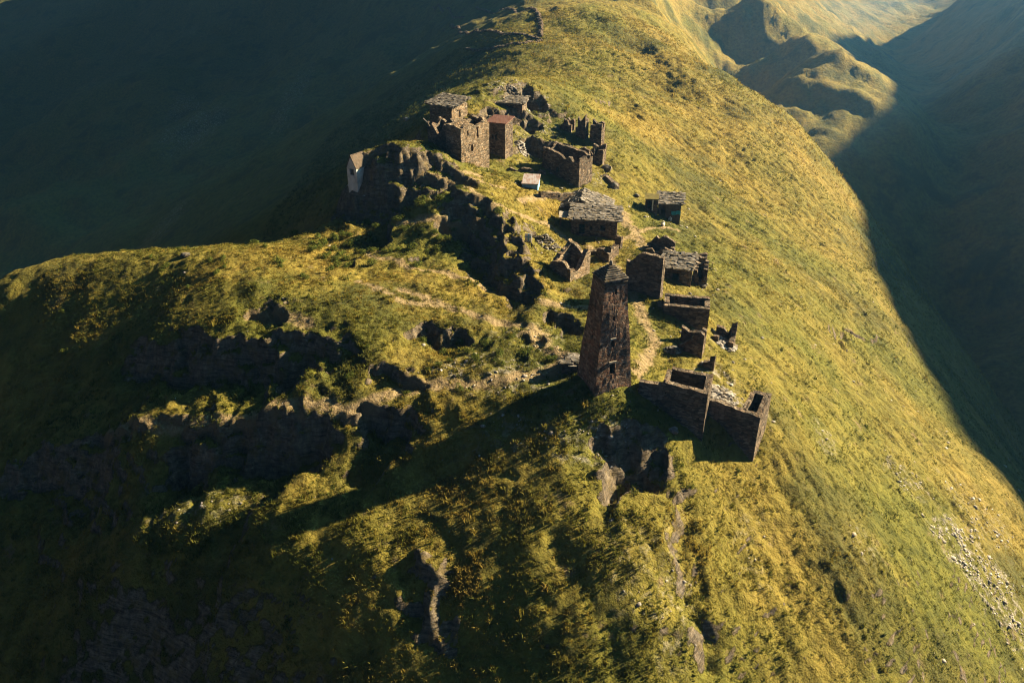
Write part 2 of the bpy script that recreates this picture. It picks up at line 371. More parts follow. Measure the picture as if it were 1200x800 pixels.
for q in ((560,430,6,3,.9),(615,395,5,3,.5),(600,440,7,3,.8),(850,465,3,3.5,1),(835,440,2.5,3,.9),(840,395,2,2,1),(970,520,2,2.5,.5),(1135,650,5,6,1),(1165,685,5,6,1),(1110,640,3,3,.8),(1180,720,4,5,.8),(1060,560,3,4,.5),
          (1010,630,2,3,.45),(680,530,4,2,.6),(700,500,4,2,.6),(880,640,2,4,.3),(1150,600,6,5,.4),(870,480,3,3,.9),(600,120,6,6,.8),(630,150,6,5,.6),(615,165,4,4,.7),(600,510,6,3,.4),
          (240,590,6,2.5,.5),(700,210,2,3,.6),(640,285,2,1.5,.9),(230,150,22,34,1),(345,110,8,60,.8),(195,262,10,22,.9),(215,130,16,20,1),(790,710,3,6,.4),(740,660,3,5,.35)):
    SCREE = np.maximum(SCREE, spot(*q[:4], q[4]))
PATH = np.zeros(XX.shape)
for pts, w in (([(395,482),(440,470),(480,458),(560,452),(640,440)], .5), ([(470,340),(560,372),(640,392)], .35), ([(620,390),(660,420),(640,440)], .5),
               ([(730,250),(745,275),(755,290)], .6), ([(130,512),(200,502),(290,490),(395,478)], .5), ([(430,300),(520,320),(590,345)], .3),
               ([(690,290),(716,303),(742,345),(768,402),(748,438)], .4), ([(690,234),(650,226),(612,236)], .4), ([(722,286),(760,268),(795,270)], .22), ([(560,205),(530,215),(575,240),(640,262),(668,284)], .35), ([(470,262),(520,268),(560,266)], .4), ([(500,208),(550,212),(590,220)], .35), ([(300,375),(330,372),(360,380)], .5),
               ([(420,330),(470,352),(540,360)], .3), ([(640,355),(690,360)], .4)):
    PATH = np.maximum(PATH, smear(pts, w*2.2))

def sheet(name, X, Y, Z, m, attrs):
    ny, nx = X.shape
    me = bpy.data.meshes.new(name)
    V = np.stack([X, Y, Z], -1).reshape(-1, 3).astype(np.float32)
    i = np.arange(ny*nx).reshape(ny, nx)
    F = np.stack([i[:-1,:-1], i[:-1,1:], i[1:,1:], i[1:,:-1]], -1).reshape(-1, 4).astype(np.int32)
    raw_mesh(me, V, F.ravel(), 4)
    for k, a in attrs.items():
        at_ = me.attributes.new(k, 'FLOAT', 'POINT'); at_.data.foreach_set('value', a.ravel().astype(np.float32))
    me.polygons.foreach_set('use_smooth', np.ones(len(F), bool))
    me.materials.append(m)
    o = bpy.data.objects.new(name, me); COL.objects.link(o); return o
def raw_mesh(me, V, loops, n):
    nf = len(loops)//n
    me.vertices.add(len(V)); me.vertices.foreach_set('co', np.asarray(V, np.float32).ravel())
    me.loops.add(len(loops)); me.loops.foreach_set('vertex_index', np.asarray(loops, np.int32))
    me.polygons.add(nf); me.polygons.foreach_set('loop_start', np.arange(0, nf*n, n, dtype=np.int32))
    me.update(calc_edges=True)
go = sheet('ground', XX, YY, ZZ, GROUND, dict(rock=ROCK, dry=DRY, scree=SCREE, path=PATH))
go['kind'] = 'structure'
# ------------------------------------------------------------------ building materials
def stone_material(name, dark, light, warm=(.2, .13, .08), wamt=.35, bs=.9):
    m, nt, b = mat(name)
    co = N(nt, 'TexCoord').outputs['Object']
    wv = N(nt, 'VectorMath', operation='ADD'); nn = N(nt, 'TexNoise'); nn.inputs['Scale'].default_value = .8; put(nt, co, nn.inputs['Vector'])
    sc = N(nt, 'VectorMath', operation='SCALE'); sc.inputs['Scale'].default_value = .35; put(nt, nn.outputs['Color'], sc.inputs[0])
    put(nt, co, wv.inputs[0]); put(nt, sc.outputs[0], wv.inputs[1])
    v = N(nt, 'TexVoronoi'); v.inputs['Scale'].default_value = 1.0; put(nt, scaled(nt, wv.outputs[0], (2.3, 2.3, 5.2)), v.inputs['Vector'])
    e = N(nt, 'TexVoronoi', feature='DISTANCE_TO_EDGE'); e.inputs['Scale'].default_value = 1.0; put(nt, scaled(nt, wv.outputs[0], (2.3, 2.3, 5.2)), e.inputs['Vector'])
    hs = N(nt, 'SeparateColor'); put(nt, v.outputs['Color'], hs.inputs[0])
    c = ramp(nt, hs.outputs[0], [(.05, dark), (.6, tuple((a+d)/2 for a, d in zip(dark, light))), (1, light)])
    c = mix(nt, math_n(nt, 'MULTIPLY', ramp(nt, hs.outputs[1], [(.55, (0,0,0)), (.75, (1,1,1))]), wamt), c, warm)
    big = ramp(nt, noise(nt, co, .35, 4, .6), [(.35, (.62, .6, .58)), (.65, (1.15, 1.1, 1.05))])
    c = mix(nt, 1.0, c, big, 'MULTIPLY')
    j = ramp(nt, e.outputs['Distance'], [(.0, (.35, .33, .3)), (.09, (1, 1, 1))])
    c = mix(nt, 1.0, c, j, 'MULTIPLY'); put(nt, c, b.inputs['Base Color'])
    hgt = math_n(nt, 'MULTIPLY', math_n(nt, 'MINIMUM', e.outputs['Distance'], .12), 5)
    hgt = math_n(nt, 'ADD', hgt, math_n(nt, 'MULTIPLY', hs.outputs[2], .5))
    nb = bump(nt, hgt, bs, .09, b); bump(nt, noise(nt, co, 6, 3, .6), .5, .04, b, nb)
    return m
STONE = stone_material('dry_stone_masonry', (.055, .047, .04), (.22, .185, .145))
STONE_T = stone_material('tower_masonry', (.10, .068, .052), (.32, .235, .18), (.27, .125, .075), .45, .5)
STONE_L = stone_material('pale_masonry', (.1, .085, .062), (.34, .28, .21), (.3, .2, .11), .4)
def slate_material(name, stops):
    m, nt, b = mat(name); co = N(nt, 'TexCoord').outputs['Object']
    v = N(nt, 'TexVoronoi'); v.inputs['Scale'].default_value = 2.6; put(nt, co, v.inputs['Vector'])
    hs = N(nt, 'SeparateColor'); put(nt, v.outputs['Color'], hs.inputs[0])
    c = ramp(nt, hs.outputs[0], stops)
    c = mix(nt, math_n(nt, 'MULTIPLY', ramp(nt, noise(nt, co, 1.4, 4, .65), [(.5, (0,0,0)), (.66, (1,1,1))]), .5), c, (.15, .11, .04))
    put(nt, c, b.inputs['Base Color']); b.inputs['Roughness'].default_value = .7
    bump(nt, noise(nt, co, 5, 3), .5, .05, b); return m
SLATE = slate_material('roof_slates', [(.1, (.05, .047, .044)), (.5, (.105, .096, .087)), (.95, (.22, .2, .18))])
SLATE_D = slate_material('old_dark_slates', [(.1, (.05, .045, .04)), (.5, (.1, .088, .075)), (.95, (.17, .15, .13))])
RUBBLE = slate_material('broken_slate', [(.1, (.11, .1, .095)), (.5, (.21, .195, .18)), (.95, (.38, .355, .325))])
def plain(name, col, rough=.85, var=.35, scale=2.0, metal=0):
    m, nt, b = mat(name); co = N(nt, 'TexCoord').outputs['Object']
    c = ramp(nt, noise(nt, co, scale, 5, .65), [(.3, tuple(x*(1-var) for x in col)), (.7, tuple(min(1, x*(1+var)) for x in col))])
    put(nt, c, b.inputs['Base Color']); b.inputs['Roughness'].default_value = rough; b.inputs['Metallic'].default_value = metal
    bump(nt, noise(nt, co, scale*3, 3), .4, .03, b); return m
TIMBER = plain('weathered_timber', (.085, .065, .048), var=.5, scale=3)
GREYWOOD = plain('bleached_timber', (.28, .25, .21), scale=3)
PLASTER = plain('weathered_plaster', (.46, .44, .40), var=.3, scale=1.2)
BLUE = plain('faded_blue_paint', (.16, .34, .52), var=.3)
TARP = plain('turquoise_tarp', (.03, .24, .34), rough=.5, var=.3)
WHITE = plain('chalky_white', (.62, .6, .55), var=.2)
TURF = plain('turf', (.10, .085, .025), var=.5, scale=1.5)
def rust_material(name, c3):
    m, nt, b = mat(name); co = N(nt, 'TexCoord').outputs['Object']
    c = ramp(nt, noise(nt, scaled(nt, co, (2.5, .5, .5)), 1.6, 5, .7), list(zip((.36, .52, .68), c3)))
    put(nt, c, b.inputs['Base Color']); b.inputs['Roughness'].default_value = .6; return m
RUST = rust_material('rusty_sheet_metal', ((.36, .37, .40), (.30, .24, .23), (.17, .075, .05)))
RUST_D = rust_material('dark_rusty_sheet', ((.15, .085, .07), (.12, .06, .045), (.09, .04, .03)))

# ------------------------------------------------------------------ mesh collecting
class MB:
    def __init__(s): s.v = []; s.f = []
    def quad(s, a, b, c, d):
        n = len(s.v); s.v += [tuple(a), tuple(b), tuple(c), tuple(d)]; s.f.append((n, n+1, n+2, n+3))
    def hexa(s, p):            # 8 corners, lower ring then upper ring
        n = len(s.v); s.v += [tuple(q) for q in p]
        for f in ((3,2,1,0), (4,5,6,7), (0,1,5,4), (1,2,6,5), (2,3,7,6), (3,0,4,7)): s.f.append(tuple(n+k for k in f))
    def box(s, c, x, y, z):    # centre and three half axes
        c = Vector(c); x = Vector(x); y = Vector(y); z = Vector(z)
        s.hexa([c-x-y-z, c+x-y-z, c+x+y-z, c-x+y-z, c-x-y+z, c+x-y+z, c+x+y+z, c-x+y+z])
    def tube(s, pts, rad, n=7):
        rings = []
        for i, p in enumerate(pts):
            p = Vector(p); t = (Vector(pts[min(i+1, len(pts)-1)])-Vector(pts[max(i-1, 0)])).normalized()
            a = t.cross(Vector((.3, .9, .2))).normalized(); b_ = t.cross(a)
            r = rad[i] if isinstance(rad, (list, tuple)) else rad
            k = len(s.v); s.v += [tuple(p+(a*math.cos(6.2832*j/n)+b_*math.sin(6.2832*j/n))*r) for j in range(n)]; rings.append(k)
        for k, q in zip(rings, rings[1:]):
            for j in range(n): s.f.append((k+j, k+(j+1)%n, q+(j+1)%n, q+j))
        s.f.append(tuple(rings[0]+j for j in range(n))[::-1]); s.f.append(tuple(rings[-1]+j for j in range(n)))
    def lump(s, c, rx, ry, rz, seed, n=2, rough=.25):
        bm = bmesh.new(); bmesh.ops.create_icosphere(bm, subdivisions=n, radius=1)
        rr = random.Random(seed); k = len(s.v); d = [Vector((rr.gauss(0,1), rr.gauss(0,1), rr.gauss(0,1))).normalized() for _ in range(9)]
        h = [rr.uniform(.55, .95) for _ in d]
        for w in bm.verts:
            q = w.co.normalized(); r = 1.0
            for a, b_ in zip(d, h):
                t = q.dot(a)
                if t > 0: r = min(r, b_/max(t, .05))      # flat faces like broken stone
            r *= 1+rough*.3*rr.uniform(-1, 1); s.v.append((c[0]+q.x*r*rx, c[1]+q.y*r*ry, c[2]+q.z*r*rz))
        bm.verts.index_update()
        for f in bm.faces: s.f.append(tuple(k+w.index for w in f.verts))
        bm.free()
    def build(s, name, m, parent=None, xform=None):
        o0 = Vector(parent['_at']) if parent else Vector((0,0,0))
        me = bpy.data.meshes.new(name)
        me.from_pydata([Vector(xform(q) if xform else q)-o0 for q in s.v], [], s.f); me.validate(); me.update()
        me.materials.append(m); o = bpy.data.objects.new(name, me); COL.objects.link(o)
        if parent: o.parent = parent
        return o
_roots = []
def thing(name, label, cat, loc, group=None):
    o = bpy.data.objects.new(name, None); COL.objects.link(o); o.location = loc; o['_at'] = tuple(loc); o.empty_display_size = .5
    o['label'] = label; o['category'] = cat
    if group: o['group'] = group
    _roots.append(o)
    if name.endswith('wall'): o['kind'] = 'thing'
    return o
def single(mb, name, m, label, cat, loc, group=None):
    tmp = {'_at': tuple(loc)}
    me = bpy.data.meshes.new(name); L = Vector(loc); me.from_pydata([Vector(q)-L for q in mb.v], [], mb.f); me.validate(); me.update(); me.materials.append(m)
    o = bpy.data.objects.new(name, me); COL.objects.link(o); o.location = loc; o['label'] = label; o['category'] = cat
    if group: o['group'] = group
    return o

def prof(pts):
    """height change along a wall from (fraction, dz) marks"""
    xs = [p[0] for p in pts]; ys = [p[1] for p in pts]
    return lambda t: float(np.interp(t, xs, ys))
def wall(A, B, zb, zt, top=None, th=.5, holes=(), jag=.12, seed=0, step=.42, rough=.05):
    """one masonry wall, outer face on A>B with the room on its left; holes = (from, to, sill z, head z), metres"""
    rr = random.Random(seed*7919+int(abs(A[0]*100))+3)
    A = Vector((A[0], A[1], 0)); B = Vector((B[0], B[1], 0)); L = (B-A).length; d = (B-A)/L; n = Vector((-d.y, d.x, 0))
    us = set([0.0, L])
    for h in holes: us |= {h[0], h[1]}
    us = sorted(us); fine = []
    for a, b in zip(us, us[1:]):
        k = max(1, round((b-a)/step)); fine += [a+(b-a)*i/k for i in range(k)]
    us = fine+[L]
    hmax = max([h[3] for h in holes]+[zb+.3])
    tops = [max(zt+(top(u/L) if top else 0)+rr.uniform(-jag, jag), zb+.2) for u in us]
    lo = min(tops); zs = sorted({zb}|{z for h in holes for z in h[2:4] if z < lo-.05}); f2 = []
    zs.append(lo if lo > zs[-1]+.06 else zs[-1]+.06)
    for a, b in zip(zs, zs[1:]):
        k = max(1, round((b-a)/step)); f2 += [a+(b-a)*i/k for i in range(k)]
    zs = f2+[zs[-1]]
    up = max(1, round((max(tops)-lo)/step)) if max(tops)-lo > .1 else 1
    if jag >= .08:      # fallen stretches
        for _ in range(rr.choice((1, 2, 2, 3))):
            c0 = rr.uniform(0, L); w0 = rr.uniform(.3, .9); d0 = rr.uniform(.2, .65)
            tops = [max(t-d0*max(0, 1-abs(u-c0)/w0)**.5, zb+.2) for t, u in zip(tops, us)]
        lo = max(min(tops), max([h[3] for h in holes]+[zb])+.1); zs = [z for z in zs if z < lo-.05]+[lo]
        tops = [max(t, lo) for t in tops]; up = max(1, round((max(tops)-lo)/step))
    mb = MB(); idx = {}
    nz = len(zs)+up
    def zrow(i, j):
        return zs[j] if j < len(zs) else zs[-1]+(tops[i]-zs[-1])*(j-len(zs)+1)/up
    for i, u in enumerate(us):
        for j in range(nz):
            for s in (0, 1):
                e = 0 if (i in (0, len(us)-1)) else rr.uniform(-rough, rough)
                p = A+d*(u+e)+n*(th*s+rr.uniform(-rough, rough)); z = zrow(i, j)+(rr.uniform(-rough, rough) if 0 < j < nz-1 else 0)
                idx[i, j, s] = len(mb.v); mb.v.append((p.x, p.y, z))
    def cut(i, j):
        um = (us[i]+us[i+1])/2; zm = (zrow(i, j)+zrow(i, j+1)+zrow(i+1, j)+zrow(i+1, j+1))/4
        return any(h[0] < um < h[1] and h[2] < zm < h[3] for h in holes)
    C = {(i, j): cut(i, j) for i in range(len(us)-1) for j in range(nz-1)}
    for (i, j), c in C.items():
        if c: continue
        mb.f.append((idx[i,j,0], idx[i+1,j,0], idx[i+1,j+1,0], idx[i,j+1,0]))
        mb.f.append((idx[i,j,1], idx[i,j+1,1], idx[i+1,j+1,1], idx[i+1,j,1]))
        if j == nz-2 or C.get((i, j+1)): mb.f.append((idx[i,j+1,0], idx[i+1,j+1,0], idx[i+1,j+1,1], idx[i,j+1,1]))
        if j > 0 and C.get((i, j-1)): mb.f.append((idx[i,j,1], idx[i+1,j,1], idx[i+1,j,0], idx[i,j,0]))
        if i == 0 or C.get((i-1, j)): mb.f.append((idx[i,j,1], idx[i,j,0], idx[i,j+1,0], idx[i,j+1,1]))
        if i == len(us)-2 or C.get((i+1, j)): mb.f.append((idx[i+1,j,0], idx[i+1,j,1], idx[i+1,j+1,1], idx[i+1,j+1,0]))
    return mb
def lift(x, y, py):
    v = (400-py)/FPX; return y*(v*CP-SP)/(CP+v*SP)
def slates(P, U, V, nu, nv, lift_z=.05, seed=1, mb=None, th=.035, keep=1.0):
    """overlapping stone slates on the plane P + u U + v V, v running up the slope"""
    mb = mb or MB(); rr = random.Random(seed); P = Vector(P); U = Vector(U); V = Vector(V); nrm = U.cross(V).normalized()
    for j in range(nv):
        i = rr.uniform(-.6, 0); row = []
        while i < nu:
            w = rr.uniform(.6, 1.7)
            if rr.random() < keep:
                c = P+U*(max(0, min(1, (i+w/2)/nu)))+V*((j+.5+rr.uniform(-.15, .15))/nv)+nrm*(lift_z+rr.uniform(0, .1)+.02*(j % 2))
                a = rr.uniform(-.5, .5); ud = (U.normalized()*math.cos(a)+V.normalized()*math.sin(a)); vd = nrm.cross(ud)
                tl = rr.uniform(-.16, .2)
                mb.box(c, ud*(U.length/nu*w*.52), (vd+nrm*-tl).normalized()*(V.length/nv*rr.uniform(.6, .85)), nrm*rr.uniform(th*.7, th*1.4))
            i += w
    return mb
class House:
    """four walls round a corner seen nearest: the corner's foot and head on its sight lines, left end, turn, depth"""
    def __init__(s, name, label, cat, corner, base, head, left, turn, depth, group=None, dig=1.6, back=0.0):
        g = at(corner, base); s.b = Vector((g.x, g.y, 0))
        if back: s.b *= 1+back
        s.zt = lift(s.b.x, s.b.y, head); t = s.b.y*CP-s.zt*SP; ph = R(turn); c, n = math.cos(ph), math.sin(ph)
        u = (left-600)/FPX; L = max(.6, (s.b.x-u*t)/(c+u*n*CP))
        s.U = Vector((c, -n, 0)); s.V = Vector((n, c, 0)); s.L = L; s.D = depth
        s.A = s.b-s.U*L; s.B = s.b; s.C = s.b+s.V*depth; s.E = s.A+s.V*depth
        q = [s.A, s.B, s.C, s.E]; s.zg = [float(ground(p.x, p.y)) for p in q]; s.zb = min(s.zg)-dig
        mid = (s.A+s.C)/2; s.o = thing(name, label, cat, (mid.x, mid.y, min(s.zg)), group); s.n = len(_roots)*10
        s.H = s.zt-s.zg[1]
    def walls(s, tops=(0,0,0,0), which='ABCD', th=.55, m=None, holes={}, jag=.12, dz=(0,0,0,0)):
        ends = {'A': (s.A, s.B), 'B': (s.B+s.V*th, s.C-s.V*th), 'C': (s.C, s.E), 'D': (s.E-s.V*th, s.A+s.V*th)}
        for k, w in enumerate('ABCD'):
            if w not in which: continue
            tp = tops[k]; tp = prof(tp) if isinstance(tp, (list, tuple)) else (lambda t, q=tp: q)
            hs = [(a, b, s.zt+z0, s.zt+z1) for a, b, z0, z1 in holes.get(w, ())]
            wall(ends[w][0], ends[w][1], s.zb, s.zt+dz[k], tp, th, hs, jag, s.n+k).build('wall', m or STONE, s.o)
    def shed_roof(s, rise, over=.35, m=SLATE, back_over=.2, cover=True, keep=1.0, ze=.05):
        """one slope rising from the front wall to the back"""
        f0 = s.A-s.U*over-s.V*over; f1 = s.B+s.U*over-s.V*over; V = s.V*(s.D+over+back_over); V.z = rise
        f0 = Vector((f0.x, f0.y, s.zt+ze)); f1 = Vector((f1.x, f1.y, s.zt+ze)); U = f1-f0
        mb = MB(); nr = U.cross(V).normalized()
        c = f0+U/2+V/2-nr*.06; mb.box(c, U*.497, V*.497, nr*.07)
        if cover: slates(f0, U, V, max(3, int(U.length/.45)), max(3, int(V.length/.40)), .05, s.n, mb, keep=keep)
        return mb.build('roof', m, s.o)
    def gable_roof(s, rise, along='V', over=.3, m=SLATE, ridge=.5, wall_m=None, cover=True, holes=None):
        """ridge along V (gable in the front wall) or along U (gable in the right wall)"""
        mb = MB(); z = s.zt+.04
        if along == 'V': P, X, Y, W, Q = s.A, s.U, s.V, s.L, s.D
        else: P, X, Y, W, Q = s.B, s.V, -s.U, s.D, s.L
        rg = W*ridge
        for side in (0, 1):
            e = P-Y*over if side == 0 else P+X*W-Y*over
            r0 = P+X*rg-Y*over
            k = over/(rg if side == 0 else W-rg)
            lo = Vector((e.x, e.y, z)); hi = Vector((r0.x, r0.y, z+rise)); S_ = hi-lo; lo = lo-S_*k; S_ = hi-lo; T = Y*(Q+2*over)
            U_ = T if side == 1 else T
            nr = T.cross(S_).normalized(); nr = nr if nr.z > 0 else -nr
            if side: hi_adj = .0
            mb.box(lo+S_*.497+T/2-nr*.05, S_*.495, T*.497, nr*.06)
            if cover:
                if T.cross(S_).z > 0: slates(lo, T, S_, max(3, int(T.length/.45)), max(3, int(S_.length/.40)), .05, s.n+side, mb)
                else: slates(lo+T, -T, S_, max(3, int(T.length/.45)), max(3, int(S_.length/.40)), .05, s.n+side, mb)
        mb.build('roof', m, s.o)
        for q in (0, 1):       # the gables
            P0 = P if q == 0 else P+Y*(Q-.4)
            g = MB(); n = max(4, int(W/.35))
            a = [P0+X*(W*i/n) for i in range(n+1)]; hz = [rise*(i/n/ridge if i/n <= ridge else (1-i/n)/(1-ridge))-.05 for i in range(n+1)]
            rows = 6
            for i in range(n):
                for y in (0, 1):
                    o_ = Y*(.4*y)
                    p = [a[i]+o_, a[i+1]+o_]; 
                    g.quad((p[0].x,p[0].y,s.zt-.15), (p[1].x,p[1].y,s.zt-.15), (p[1].x,p[1].y,s.zt+max(hz[i+1],-.1)), (p[0].x,p[0].y,s.zt+max(hz[i],-.1)))
            g.build('gable', wall_m or STONE, s.o)
    def opening_frame(s, face, u, z0, z1, w, m=TIMBER, name='lintel'):
        P, X, Y = (s.A, s.U, s.V) if face == 'A' else (s.B, s.V, -s.U)
        mb = MB(); c = P+X*u-Y*.03; mb.box((c.x, c.y, s.zt+z1+.08), X*(w/2+.2), Y*.09, Vector((0,0,.07)))
        return mb.build(name, m, s.o)

# ------------------------------------------------------------------ the watch tower
def watch_tower():
    ph = R(22); foot = at(697, 466); wd = 3.85
    U = Vector((math.cos(ph), math.sin(ph), 0)); V = Vector((-U.y, U.x, 0)); b = Vector((foot.x, foot.y, 0))
    c = b+U*wd/2+V*wd/2; zt = lift(c.x, c.y, 322)-.1; zg = foot.z; zb = zg-3.5
    print('TOWER height', zt-zg)
    o = thing('watch_tower', 'tall tapering stone watch tower with a stepped slate pyramid roof on the crag edge', 'tower', (c.x, c.y, zg))
    k = .44/(zt-zg)
    def taper(p):
        f = 1-k*max(-2, p[2]-zg); f -= .012*math.sin(p[2]*.9+p[0]); return (c.x+(p[0]-c.x)*f, c.y+(p[1]-c.y)*f, p[2])
    P = [b, b+U*wd, b+U*wd+V*wd, b+V*wd]; th = .6; H = zt-zg
    hol = {0: [(1.45, 2.05, zg+2.0, zg+3.1), (1.5, 1.95, zg+4.7, zg+5.4), (1.6, 1.9, zg+7.2, zg+7.7), (1.8, 2.15, zg+9.7, zg+10.2), (1.5, 1.75, zg+11.3, zg+11.7)],
           3: [(1.7, 2.0, zg+8.2, zg+8.8), (1.8, 2.1, zg+5.0, zg+5.5)], 1: [(1.7, 2.1, zg+7, zg+7.8)], 2: [(1.7, 2.1, zg+7, zg+7.8)]}
    for i in range(4):
        A = P[i]; B = P[(i+1) % 4]; d = (B-A).normalized()
        if i % 2: A = A+d*th; B = B-d*th
        wall(A, B, zb, zt, None, th, [(max(.2, h[0]-(th if i % 2 else 0)), h[1]-(th if i % 2 else 0), h[2], h[3]) for h in hol[i]], .04, 900+i, .4, .014).build('wall', STONE_T, o, taper)
    fl = MB(); fl.box((c.x, c.y, zt-.3), U*(wd*.3), V*(wd*.3), Vector((0,0,.1))); fl.build('floor_slab', TIMBER, o)
    w = wd*(1-.44)+.1; n = 7; hh = .14; rr = random.Random(5)
    roof = MB()
    for i in range(n):
        s = (w/2)*(1-.86*i/n)+.05; z = zt+.06+i*hh
        m_ = max(2, round(2*s/.55))
        for side in range(4):      # a ring of slates per step, laid unevenly
            D = [U, V, -U, -V][side]; Q = [V, -U, -V, U][side]
            for j in range(m_):
                t = -s+2*s*(j+.5)/m_; e = rr.uniform(-.05, .07)
                cc = c+D*t-Q*(s*.5+e*.5); a = rr.uniform(-.07, .07); D2 = D*math.cos(a)+Q*math.sin(a); Q2 = Q*math.cos(a)-D*math.sin(a)
                roof.box((cc.x, cc.y, z+rr.uniform(-.03, .03)+.01*side), D2*(s/m_*1.04), Q2*(s*.5+e*.5), Vector((rr.uniform(-.02,.02), rr.uniform(-.02,.02), .045)))
        s2 = s*.8; roof.box((c.x, c.y, z+hh*.5+.02), U*s2, V*s2, Vector((0,0,hh*.5)))
    roof.build('roof', SLATE_D, o)
    cap = MB(); cap.lump((c.x, c.y, zt+n*hh+.2), .2, .2, .32, 4, 2); cap.build('capstone', SLATE_D, o)
    for q, (fx, zz0, ww) in enumerate(((1.75, 3.1, .9), (1.72, 5.4, .7))):
        l = MB(); l.box((b+U*fx-V*.02).to_tuple()[:2]+(zg+zz0+.09,), U*(ww/2), V*.1, Vector((0,0,.08))); l.build('lintel', GREYWOOD, o, taper)
    return c, zg
TWR, TWZ = watch_tower()

# ------------------------------------------------------------------ the village, from the top of the knoll down
h = House('stone_house', 'square slate roofed house with one narrow window, highest of the village', 'house', 530, 150, 126, 503, 36, 4.0)
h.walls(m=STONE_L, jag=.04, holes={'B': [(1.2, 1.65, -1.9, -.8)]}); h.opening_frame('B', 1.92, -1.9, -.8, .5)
h.shed_roof(.75, .55)
h = House('broken_house', 'dark roofless house with a stepped broken gable beside the sunlit three window house', 'ruin', 538, 188, 158, 501, 30, 3.4)
h.walls(tops=([(0,1.2),(.15,.9),(.3,.1),(.38,.2),(.55,1.0),(.7,.9),(.85,-.1),(1,.5)], 0, [(0,.6),(1,1.4)], [(0,1.2),(1,1.0)]), jag=.25)
b_ = MB(); b_.tube([(h.A+h.V*.3).to_tuple()[:2]+(h.zt+.9,), (h.A+h.V*.3-h.U*.9).to_tuple()[:2]+(h.zt+1.5,)], .07); b_.build('roof_beam', GREYWOOD, h.o)
h = House('tower_house', 'roofless square stone house with three dark window slits in its sunlit face', 'house', 541, 191, 149, 522, 40, 6.0)
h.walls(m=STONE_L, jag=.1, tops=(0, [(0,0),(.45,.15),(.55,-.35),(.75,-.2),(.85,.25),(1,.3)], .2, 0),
        holes={'B': [(.75, 1.05, -1.55, -.75), (2.75, 3.15, -2.1, -.6), (1.5, 1.95, -3.9, -2.9)]})
h.opening_frame('B', 2.0+.2, -3.9, -2.9, .5)
h = House('narrow_house', 'tall narrow dark house with a rusty sheet roof, right of the sunlit three window house', 'house', 592, 188, 145, 571, 22, 3.2)
h.walls(jag=.06, holes={'A': [(.7, 1.0, -2.6, -1.8), (1.3, 1.55, -2.6, -1.8)]}); h.shed_roof(.35, .25, RUST_D, cover=False)
h.opening_frame('A', .85, -2.6, -1.8, .3)
h = House('turf_roof_house', 'long low house under a flat turf and slate roof against the knoll top', 'house', 612, 138, 122, 550, 12, 4.0)
h.walls(jag=.05, holes={'A': [(2.0, 2.7, -1.7, -.3), (5.0, 5.5, -1.1, -.5)]}); h.shed_roof(.3, .4, SLATE)
h.opening_frame('A', 2.35, -1.7, -.3, .7)
h = House('gabled_hut', 'small pale plastered hut with a pointed gable left of the rock outcrop', 'hut', 420, 226, 198, 406, 34, 3.6, dig=2.0)
h.walls(m=PLASTER, jag=.02, holes={'A': [(.55, 1.3, -1.0, .0-.15)]}); h.gable_roof(1.75, 'V', .06, TIMBER, wall_m=PLASTER, cover=False)
mw = MB()
for q in (.72, .95, 1.15): mw.box((h.A+h.U*q+h.V*.12).to_tuple()[:2]+(h.zt-.58,), h.U*.025, h.V*.025, Vector((0,0,.42)))
mw.build('window_bars', TIMBER, h.o)
h = House('shed', 'low pale blue shed under a rust streaked sheet metal roof below the knoll', 'shed', 630, 224, 216, 612, 8, 2.8)
h.walls(m=BLUE, jag=.01, th=.15); h.shed_roof(.55, .12, RUST, cover=False)
h = House('ruined_house', 'large roofless dark house with a brown sunlit end wall, amid the upper village', 'ruin', 678, 221, 188, 636, 38, 3.6)
h.walls(tops=([(0,.9),(.3,.6),(.5,.1),(1,0)], [(0,0),(.6,.3),(1,.2)], [(0,.2),(1,1)], [(0,1),(1,.9)]), jag=.12, holes={'A': [(2.6, 3.1, -2.6, -1.8)]})
h.opening_frame('A', 2.85, -2.6, -1.8, .5)
h = House('gabled_house', 'little stone house with a sunlit gable and one dark window behind the large roofless house', 'house', 656, 194, 180, 638, 40, 3.6)
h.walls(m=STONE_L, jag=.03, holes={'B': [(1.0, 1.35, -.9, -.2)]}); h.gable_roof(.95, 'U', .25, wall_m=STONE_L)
h = House('ruined_tower', 'broken dark wall with a sunlit edge, left of two upright stubs above the village', 'ruin', 685, 165, 136, 675, 32, 1.3)
h.walls(tops=([(0,-1.9),(.4,-1.3),(.7,-.2),(1,.3)], 0, -.6, -1.8), jag=.12)
h = House('ruined_tower', 'square dark wall with a sunlit edge, right of two upright stubs above the village', 'ruin', 704, 173, 146, 692, 28, 1.5)
h.walls(tops=(0, 0, [(0,0),(1,.8)], .5), jag=.08)
h = House('ruined_wall', 'broken rounded dark wall left of the two upright wall stubs', 'ruin', 669, 156, 142, 657, 25, 2.0)
h.walls(tops=([(0,-.6),(.3,.6),(.6,.4),(1,-.8)], -.8, .2, -.6), which='ACD', jag=.2)
h = House('ruined_room', 'square dark roofless room at the upper village edge, beneath the two upright stubs', 'ruin', 706, 193, 176, 692, 18, 2.6)
h.walls(tops=(0, 0, .4, .2), jag=.1)
h = House('ruined_room', 'low dark roofless room touching the right end of the large roofless house', 'ruin', 690, 190, 178, 676, 20, 2.0)
h.walls(tops=([(0,.2),(.5,-.2),(1,.3)], 0, .3, .2), jag=.15)
h = House('slate_house', 'long low slate roofed house with dark openings, in front of the gabled slate house', 'house', 722, 283, 259, 670, 8, 4.2)
h.walls(jag=.03, holes={'A': [(1.0, 1.8, -2.1, -.6), (3.9, 4.6, -1.5, -.7), (2.5, 2.8, -1.4, -.9)]}); h.shed_roof(.55, .4)
